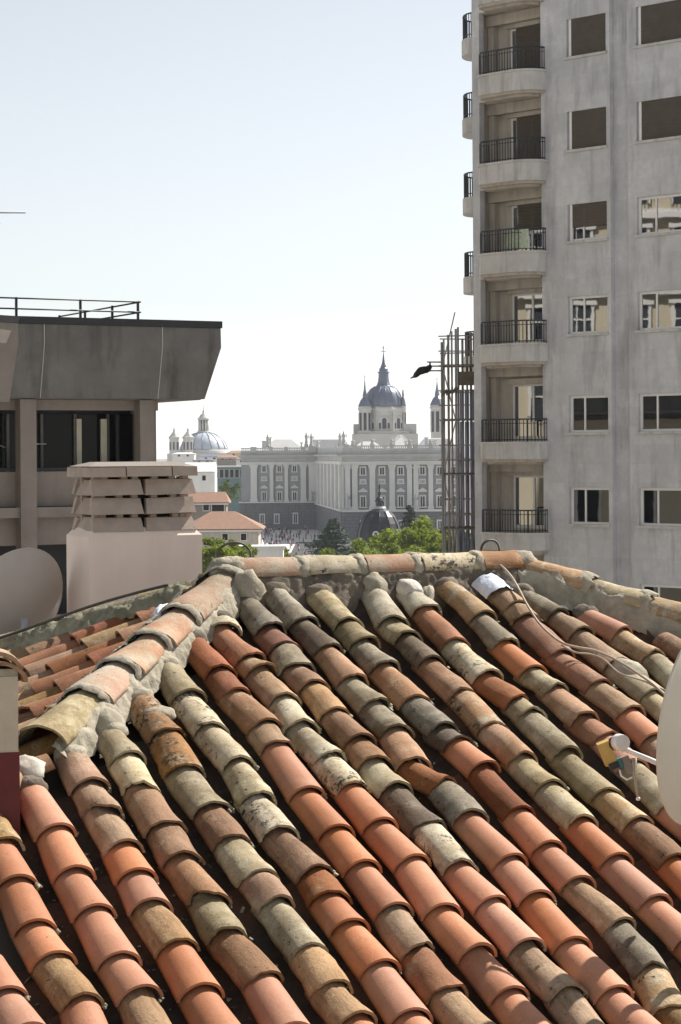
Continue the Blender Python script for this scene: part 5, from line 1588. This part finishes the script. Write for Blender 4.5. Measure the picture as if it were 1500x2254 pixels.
g.hexa([(-cw / 2 + 0.01, -cd / 2 + 0.02, hz(1024) + 0.004), (cw / 2 - 0.03, -cd / 2 + 0.02, hz(1024) + 0.004), (cw / 2 - 0.03, cd / 2 - 0.02, hz(1024) + 0.004), (-cw / 2 + 0.01, cd / 2 - 0.02, hz(1024) + 0.004)],
       [(-cw / 2 + 0.1, -0.06, hz(1013)), (cw / 2 - 0.12, -0.06, hz(1013)), (cw / 2 - 0.12, 0.06, hz(1013)), (-cw / 2 + 0.1, 0.06, hz(1013))])
g.build('cap_mortar', M_conc_light, CHM)

# satellite dishes
def dish(label, centre, axis, R, mat, depth=0.085, roll=0.0):
    D_ = thing('satellite_dish', label, 'satellite dish', centre)
    z = axis.normalized()
    x = Vector((-z.y, z.x, 0)).normalized()      # horizontal in the plane of the rim
    y = z.cross(x)
    M = frame_m((0, 0, 0), x, y, z) @ Matrix.Rotation(roll, 4, 'Z')
    g = G()
    N = 48
    prof = [(R * k / 10, -depth + depth * (k / 10) ** 2) for k in range(0, 11)]
    prof[0] = (0.002, -depth)
    back = [(r, zz - 0.006) for r, zz in prof]
    base = 0
    g.lathe([(r, zz) for r, zz in prof], N)
    g.f = g.f[:-2]; g.sm = g.sm[:-2]
    n = len(g.v)
    g2 = G(); g2.lathe(back[::-1], N); g2.f = g2.f[:-2]; g2.sm = g2.sm[:-2]
    g.add(g2.v, g2.f, True)
    g.v = [(v[0], v[1] * 1.08, v[2]) for v in g.v]
    r_ = g.build('reflector', mat, D_, M)
    g = G(); g.tube([(R * cos(2 * pi * k / N), R * 1.08 * sin(2 * pi * k / N), -0.002) for k in range(N)], 0.006, 6, True); g.build('rim', mat, r_)
    return D_, M, x, y, z

ax1 = Vector((-0.62, 0.62, 0.40))
c1_ = at(24, 1336, 12.2)
D1, M1, x1_, y1_, z1_ = dish('pinkish satellite dish seen from behind, left of the chimney', c1_, ax1, 0.36, M_dish)
g = G(); g.box(-0.045, 0.045, -0.2, -0.11, -0.14, -0.075); g.build('bracket', M_steel, D1, M1)
g = G(); b_ = M1 @ Vector((0, 0, -0.15)); g.tube([b_, b_ + Vector((0, 0, -0.2)), b_ + Vector((0, 0, -0.8))], 0.022, 8); g.build('mast', M_steel, D1)
g = G(); p0, p1 = M1 @ Vector((0, -0.36, -0.01)), M1 @ Vector((0, -0.3, 0.4)); g.tube([p0, p1], 0.012, 6); g.build('arm', M_steel, D1)
g = G(); g.lathe([(0.025, -0.05), (0.03, 0.0), (0.032, 0.05)], 12); g.build('receiver_head', M_white_plastic, D1, Matrix.Translation(p1))

ax2 = Vector((-0.80, 0.56, 0.12))
c2_ = at(1544, 1588, 8.0)
D2, M2, x2_, y2_, z2_ = dish('beige satellite dish cut by the right edge, its receiver arm over the tiles', c2_, ax2, 0.375, M_dish_b)
inv = Matrix.Translation(-c2_)
lnb = at(1352, 1640, 8.05)
foot = c2_ + M2 @ Vector((0.0, -0.30, 0.0))
armp = [at(1500, 1702, 7.95), at(1430, 1672, 8.0), at(1372, 1648, 8.04)]
g = G(); g.tube([foot] + armp, [0.012, 0.012, 0.011, 0.010], 8); g.build('arm', M_white_plastic, D2, inv)
g = G(); q0, q1 = at(1366, 1636, 8.03), at(1354, 1632, 8.12)
g.tube([at(1372, 1634, 7.99), at(1362, 1634, 8.03)], [0.030, 0.034], 14); hd = g.build('receiver_head', M_white_plastic, D2, inv)
g = G(); g.tube([at(1362, 1634.2, 8.031), at(1352, 1637, 8.06)], [0.032, 0.028], 14); g.build('feed_collar', M_black_plastic, D2, inv)
def orient_box(p, ex, ey, ez):
    g = G()
    g.hexa([p - ex - ey - ez, p + ex - ey - ez, p + ex + ey - ez, p - ex + ey - ez], [p - ex - ey + ez, p + ex - ey + ez, p + ex + ey + ez, p - ex + ey + ez])
    return g
rt = Vector((1, 0, 0)); fw = Vector((0.1, 1, 0)); upv = Vector((0, 0, 1))
e1 = (rt * 0.9 + upv * 0.35).normalized(); e3 = (upv * 0.93 - rt * 0.36).normalized(); e2 = e3.cross(e1)
orient_box(at(1336, 1657, 8.07), e1 * 0.024, e2 * 0.028, e3 * 0.046).build('receiver_body', M_yellow_tape, D2, inv)
orient_box(at(1352, 1683, 8.06), e1 * 0.022, e2 * 0.026, e3 * 0.013).build('receiver_plug', M_black_plastic, D2, inv)
orient_box(at(1365, 1678, 8.05), e1 * 0.006, e2 * 0.02, e3 * 0.018).build('receiver_label', M_teal, D2, inv)
orient_box(at(1381, 1682, 8.05), e1 * 0.016, e2 * 0.012, e3 * 0.034).build('clamp', M_conc_light, D2, inv)
g = G(); g.tube([at(x, y, 8.03) for x, y in ((1364, 1694), (1368, 1708), (1380, 1716), (1393, 1712), (1400, 1690), (1400, 1670))], 0.0042, 6); g.build('cable', M_white_plastic, D2, inv)
g = G(); g.tube([at(x, y, 8.0) for x, y in ((1394, 1672), (1397, 1700), (1400, 1730), (1405, 1756))], 0.0055, 6); g.build('cable', M_cable, D2, inv)
g = G(); g.lathe([(0.006, 0), (0.009, 0.006), (0.006, 0.014)], 8); g.build('cable_plug', M_white_plastic, D2, Matrix.Translation(at(1405, 1762, 8.0) - c2_))
g = G(); b_ = c2_ + M2 @ Vector((0, 0, -0.09)); g.tube([b_, b_ - z2_ * 0.09, b_ - z2_ * 0.1 + Vector((0.02, 0, -0.35)), b_ - z2_ * 0.1 + Vector((0.02, 0, -0.72))], 0.02, 8); g.build('mast', M_steel, D2, inv)

# rendered flue with dark red base and tile cap, left edge
fl = at(-32, 1790, 8.15)
FL = thing('flue_pillar', 'cream rendered flue with dark red base and clay tile cap at the left edge', 'chimney', (fl.x, fl.y, fl.z - 0.25), radians(14))
def fz(y): return CZ - (y - 1000) / 4500 * 8.15 - FL.location.z
w = 0.122
g = G(); g.box(-w, w, -w, w, fz(1645), fz(1478)); g.build('shaft', M_cream_paint, FL)
g = G(); k_ = 0.016
g.hexa([(-w - k_, -w - k_, 0), (w + k_ * 0.3, -w - k_, 0), (w + k_ * 0.3, w + k_, 0), (-w - k_, w + k_, 0)], [(-w - 0.004, -w - 0.004, fz(1643)), (w + 0.004, -w - 0.004, fz(1643)), (w + 0.004, w + 0.004, fz(1643)), (-w - 0.004, w + 0.004, fz(1643))])
g.build('base', M_red_paint, FL)
for (ox, oy, oz, cde, L_) in ((0.055, -0.14, fz(1444), 'P', 0.3), (0.035, -0.09, fz(1424), 'T', 0.3)):
    me = tile_mesh('cap_tile', L_, 0.09, 0.105, 0.08, 0.085, 0.0, 0.016, 0.01, 0, 1.5, 900 + int(oz * 100)); me.materials.append(TM[cde])
    o = inst('cap_tile', me, FL, Matrix.Translation((ox, oy, oz)))
g = G(); g.box(-w, w, -w, w, fz(1477), fz(1462)); g.build('cap_bed', M_mortar, FL)

# cable lying over ridge and tiles
def crest_path(pts, lift): return [on_roof(x, y, lift) for x, y in pts]
def smooth(pts, n=6):
    out = []
    for i in range(len(pts) - 1):
        p0, p1, p2, p3 = pts[max(0, i - 1)], pts[i], pts[i + 1], pts[min(len(pts) - 1, i + 2)]
        for k in range(n):
            t = k / n
            out.append(0.5 * ((2 * p1) + (p2 - p0) * t + (2 * p0 - 5 * p1 + 4 * p2 - p3) * t * t + (3 * p1 - p0 - 3 * p2 + p3) * t ** 3))
    return out + [pts[-1]]
c_pts = crest_path([(1050, 1244), (1072, 1232), (1096, 1240), (1122, 1264), (1140, 1292), (1160, 1330), (1186, 1370), (1214, 1398), (1240, 1416), (1272, 1425), (1310, 1432), (1352, 1450), (1398, 1478), (1440, 1508), (1480, 1545), (1530, 1590)], 0.028)
g = G(); g.tube(smooth(c_pts), 0.0062, 8); tag(g.build('roof_cable', M_cable), 'thick pale cable running over the ridge and down across the tiles', 'cable')
c_pts = crest_path([(1236, 1420), (1268, 1436), (1300, 1440), (1330, 1452), (1365, 1482), (1420, 1500), (1470, 1530), (1530, 1570)], 0.02)
g = G(); g.tube(smooth(c_pts), 0.0045, 8); tag(g.build('roof_cable', M_cable), 'thinner second cable branching off beside the thick pale one', 'cable')
# wire loops standing up from the ridge
lc = at(516, 1224, 10.75)
g = G(); g.tube([lc + Vector((cos(t) * 0.088, 0.02 * sin(t * 2), sin(t) * 0.072)) for t in [2 * pi * k / 28 - 0.6 for k in range(27)]], 0.0065, 7)
tag(g.build('wire_loop', M_dark_cable), 'stiff dark wire loop standing on the ridge in front of the street', 'wire')
lc = at(1080, 1208, 11.2)
g = G(); g.tube([lc + Vector((cos(t) * 0.05, 0.02 * sin(t * 2), sin(t) * 0.048)) for t in [pi * k / 20 * 1.25 - 0.35 for k in range(21)]], 0.007, 7)
tag(g.build('wire_loop', M_dark_cable), 'small dark wire hoop on the ridge in front of the tower', 'wire')
# long dark cables along the mossy back hip
db = dB.normalized()
pts = [A0 + db * (0.35 + 0.2 * k) + Vector((0, -0.11 - 0.02 * sin(k * 1.3), 0.005 + 0.012 * sin(k * 0.9))) for k in range(13)]
g = G(); g.tube(smooth(pts), 0.008, 7); tag(g.build('roof_cable', M_dark_cable), 'dark cable lying along the mossy rear hip', 'cable')

# crumpled white sheet wrapped over one row head
p = on_roof(1092, 1283, 0.0)
vdir = (rp(1.45, -0.1) - rp(1.46, -0.43)).normalized()
xdir = vdir.cross(NN).normalized()
g = G(); nx_, ny_ = 16, 12
v = []
for j in range(ny_ + 1):
    for i in range(nx_ + 1):
        a = pi * (0.10 + 0.80 * i / nx_)
        y = -0.085 + 0.17 * j / ny_ + 0.018 * noise.noise(Vector((i * 0.5, j * 0.1, 5)))
        r_ = 0.094 + 0.007 * noise.noise(Vector((i * 0.6, j * 0.6, 1))) + 0.005 * noise.noise(Vector((i * 1.7, j * 1.5, 2)))
        v.append(p + xdir * (-cos(a) * r_ * 1.05) + vdir * y + NN * (sin(a) * r_ - 0.078 - 0.01 * (ny_ - j) / ny_ * 0))
f = [(j * (nx_ + 1) + i, j * (nx_ + 1) + i + 1, (j + 1) * (nx_ + 1) + i + 1, (j + 1) * (nx_ + 1) + i) for j in range(ny_) for i in range(nx_)]
g.add(v, f, True)
g.add([q - NN * 0.002 for q in v], [t[::-1] for t in f], True)
tag(g.build('foil_patch', M_foil), 'crumpled white foil patch wrapped over a tile below the ridge', 'foil')
# rag stuck under the left hip
lump_p = A0 + dl * 0.62 - axL * 0.0
p = A0 + dl * 0.62 + (axL if axL.dot(RD) < 0 else -axL) * 0.11 - Vector((0, 0, 0.02))
rag = lump('plastic_scrap', M_foil, p, dl * 0.07, axL * 0.03, nzL * 0.03, 3.3, 0.5)
rag.parent = None; rag.matrix_world = Matrix.Identity(4)
tag(rag, 'scrap of white plastic tucked under the left hip tiles', 'plastic scrap')

# television aerial whose tip enters the frame on the left
ta = at(-120, 467, 16)
AN = thing('tv_aerial', 'thin television aerial, one rod tip showing in the sky at the left edge', 'aerial', (ta.x, ta.y, 26))
hh = ta.z - 26
g = G(); g.tube([(0, 0, 0), (0, 0, hh + 0.1)], 0.02, 8); g.build('mast', M_steel, AN)
g = G(); tip = at(57, 468, 16) - Vector((ta.x, ta.y, 26)); g.tube([(-0.3, 0, hh), tip], 0.0075, 6); g.build('element', M_steel, AN)
g = G(); g.tube([(0, -0.1, hh), (0, 0.9, hh)], 0.012, 6); g.build('boom', M_steel, AN)
for k in range(1, 5):
    g = G(); g.tube([(-0.3, 0.2 * k, hh), (0.3, 0.2 * k, hh)], 0.006, 6); g.build('element', M_steel, AN)

# ================================================================== summer haze over the city
g = G(); g.box(-9200, 9200, -3200, 15200, -3.5, 62)
hzm = bpy.data.materials.new('summer_haze'); hzm.use_nodes = True
hn = hzm.node_tree.nodes; hn.remove(hn['Principled BSDF'])
pv = hn.new('ShaderNodeVolumePrincipled')
pv.inputs['Color'].default_value = (0.86, 0.91, 0.97, 1)
pv.inputs['Density'].default_value = 0.00008
pv.inputs['Anisotropy'].default_value = 0.25
hzm.node_tree.links.new(pv.outputs[0], hn['Material Output'].inputs['Volume'])
tag(g.build('haze', hzm), kind='stuff')
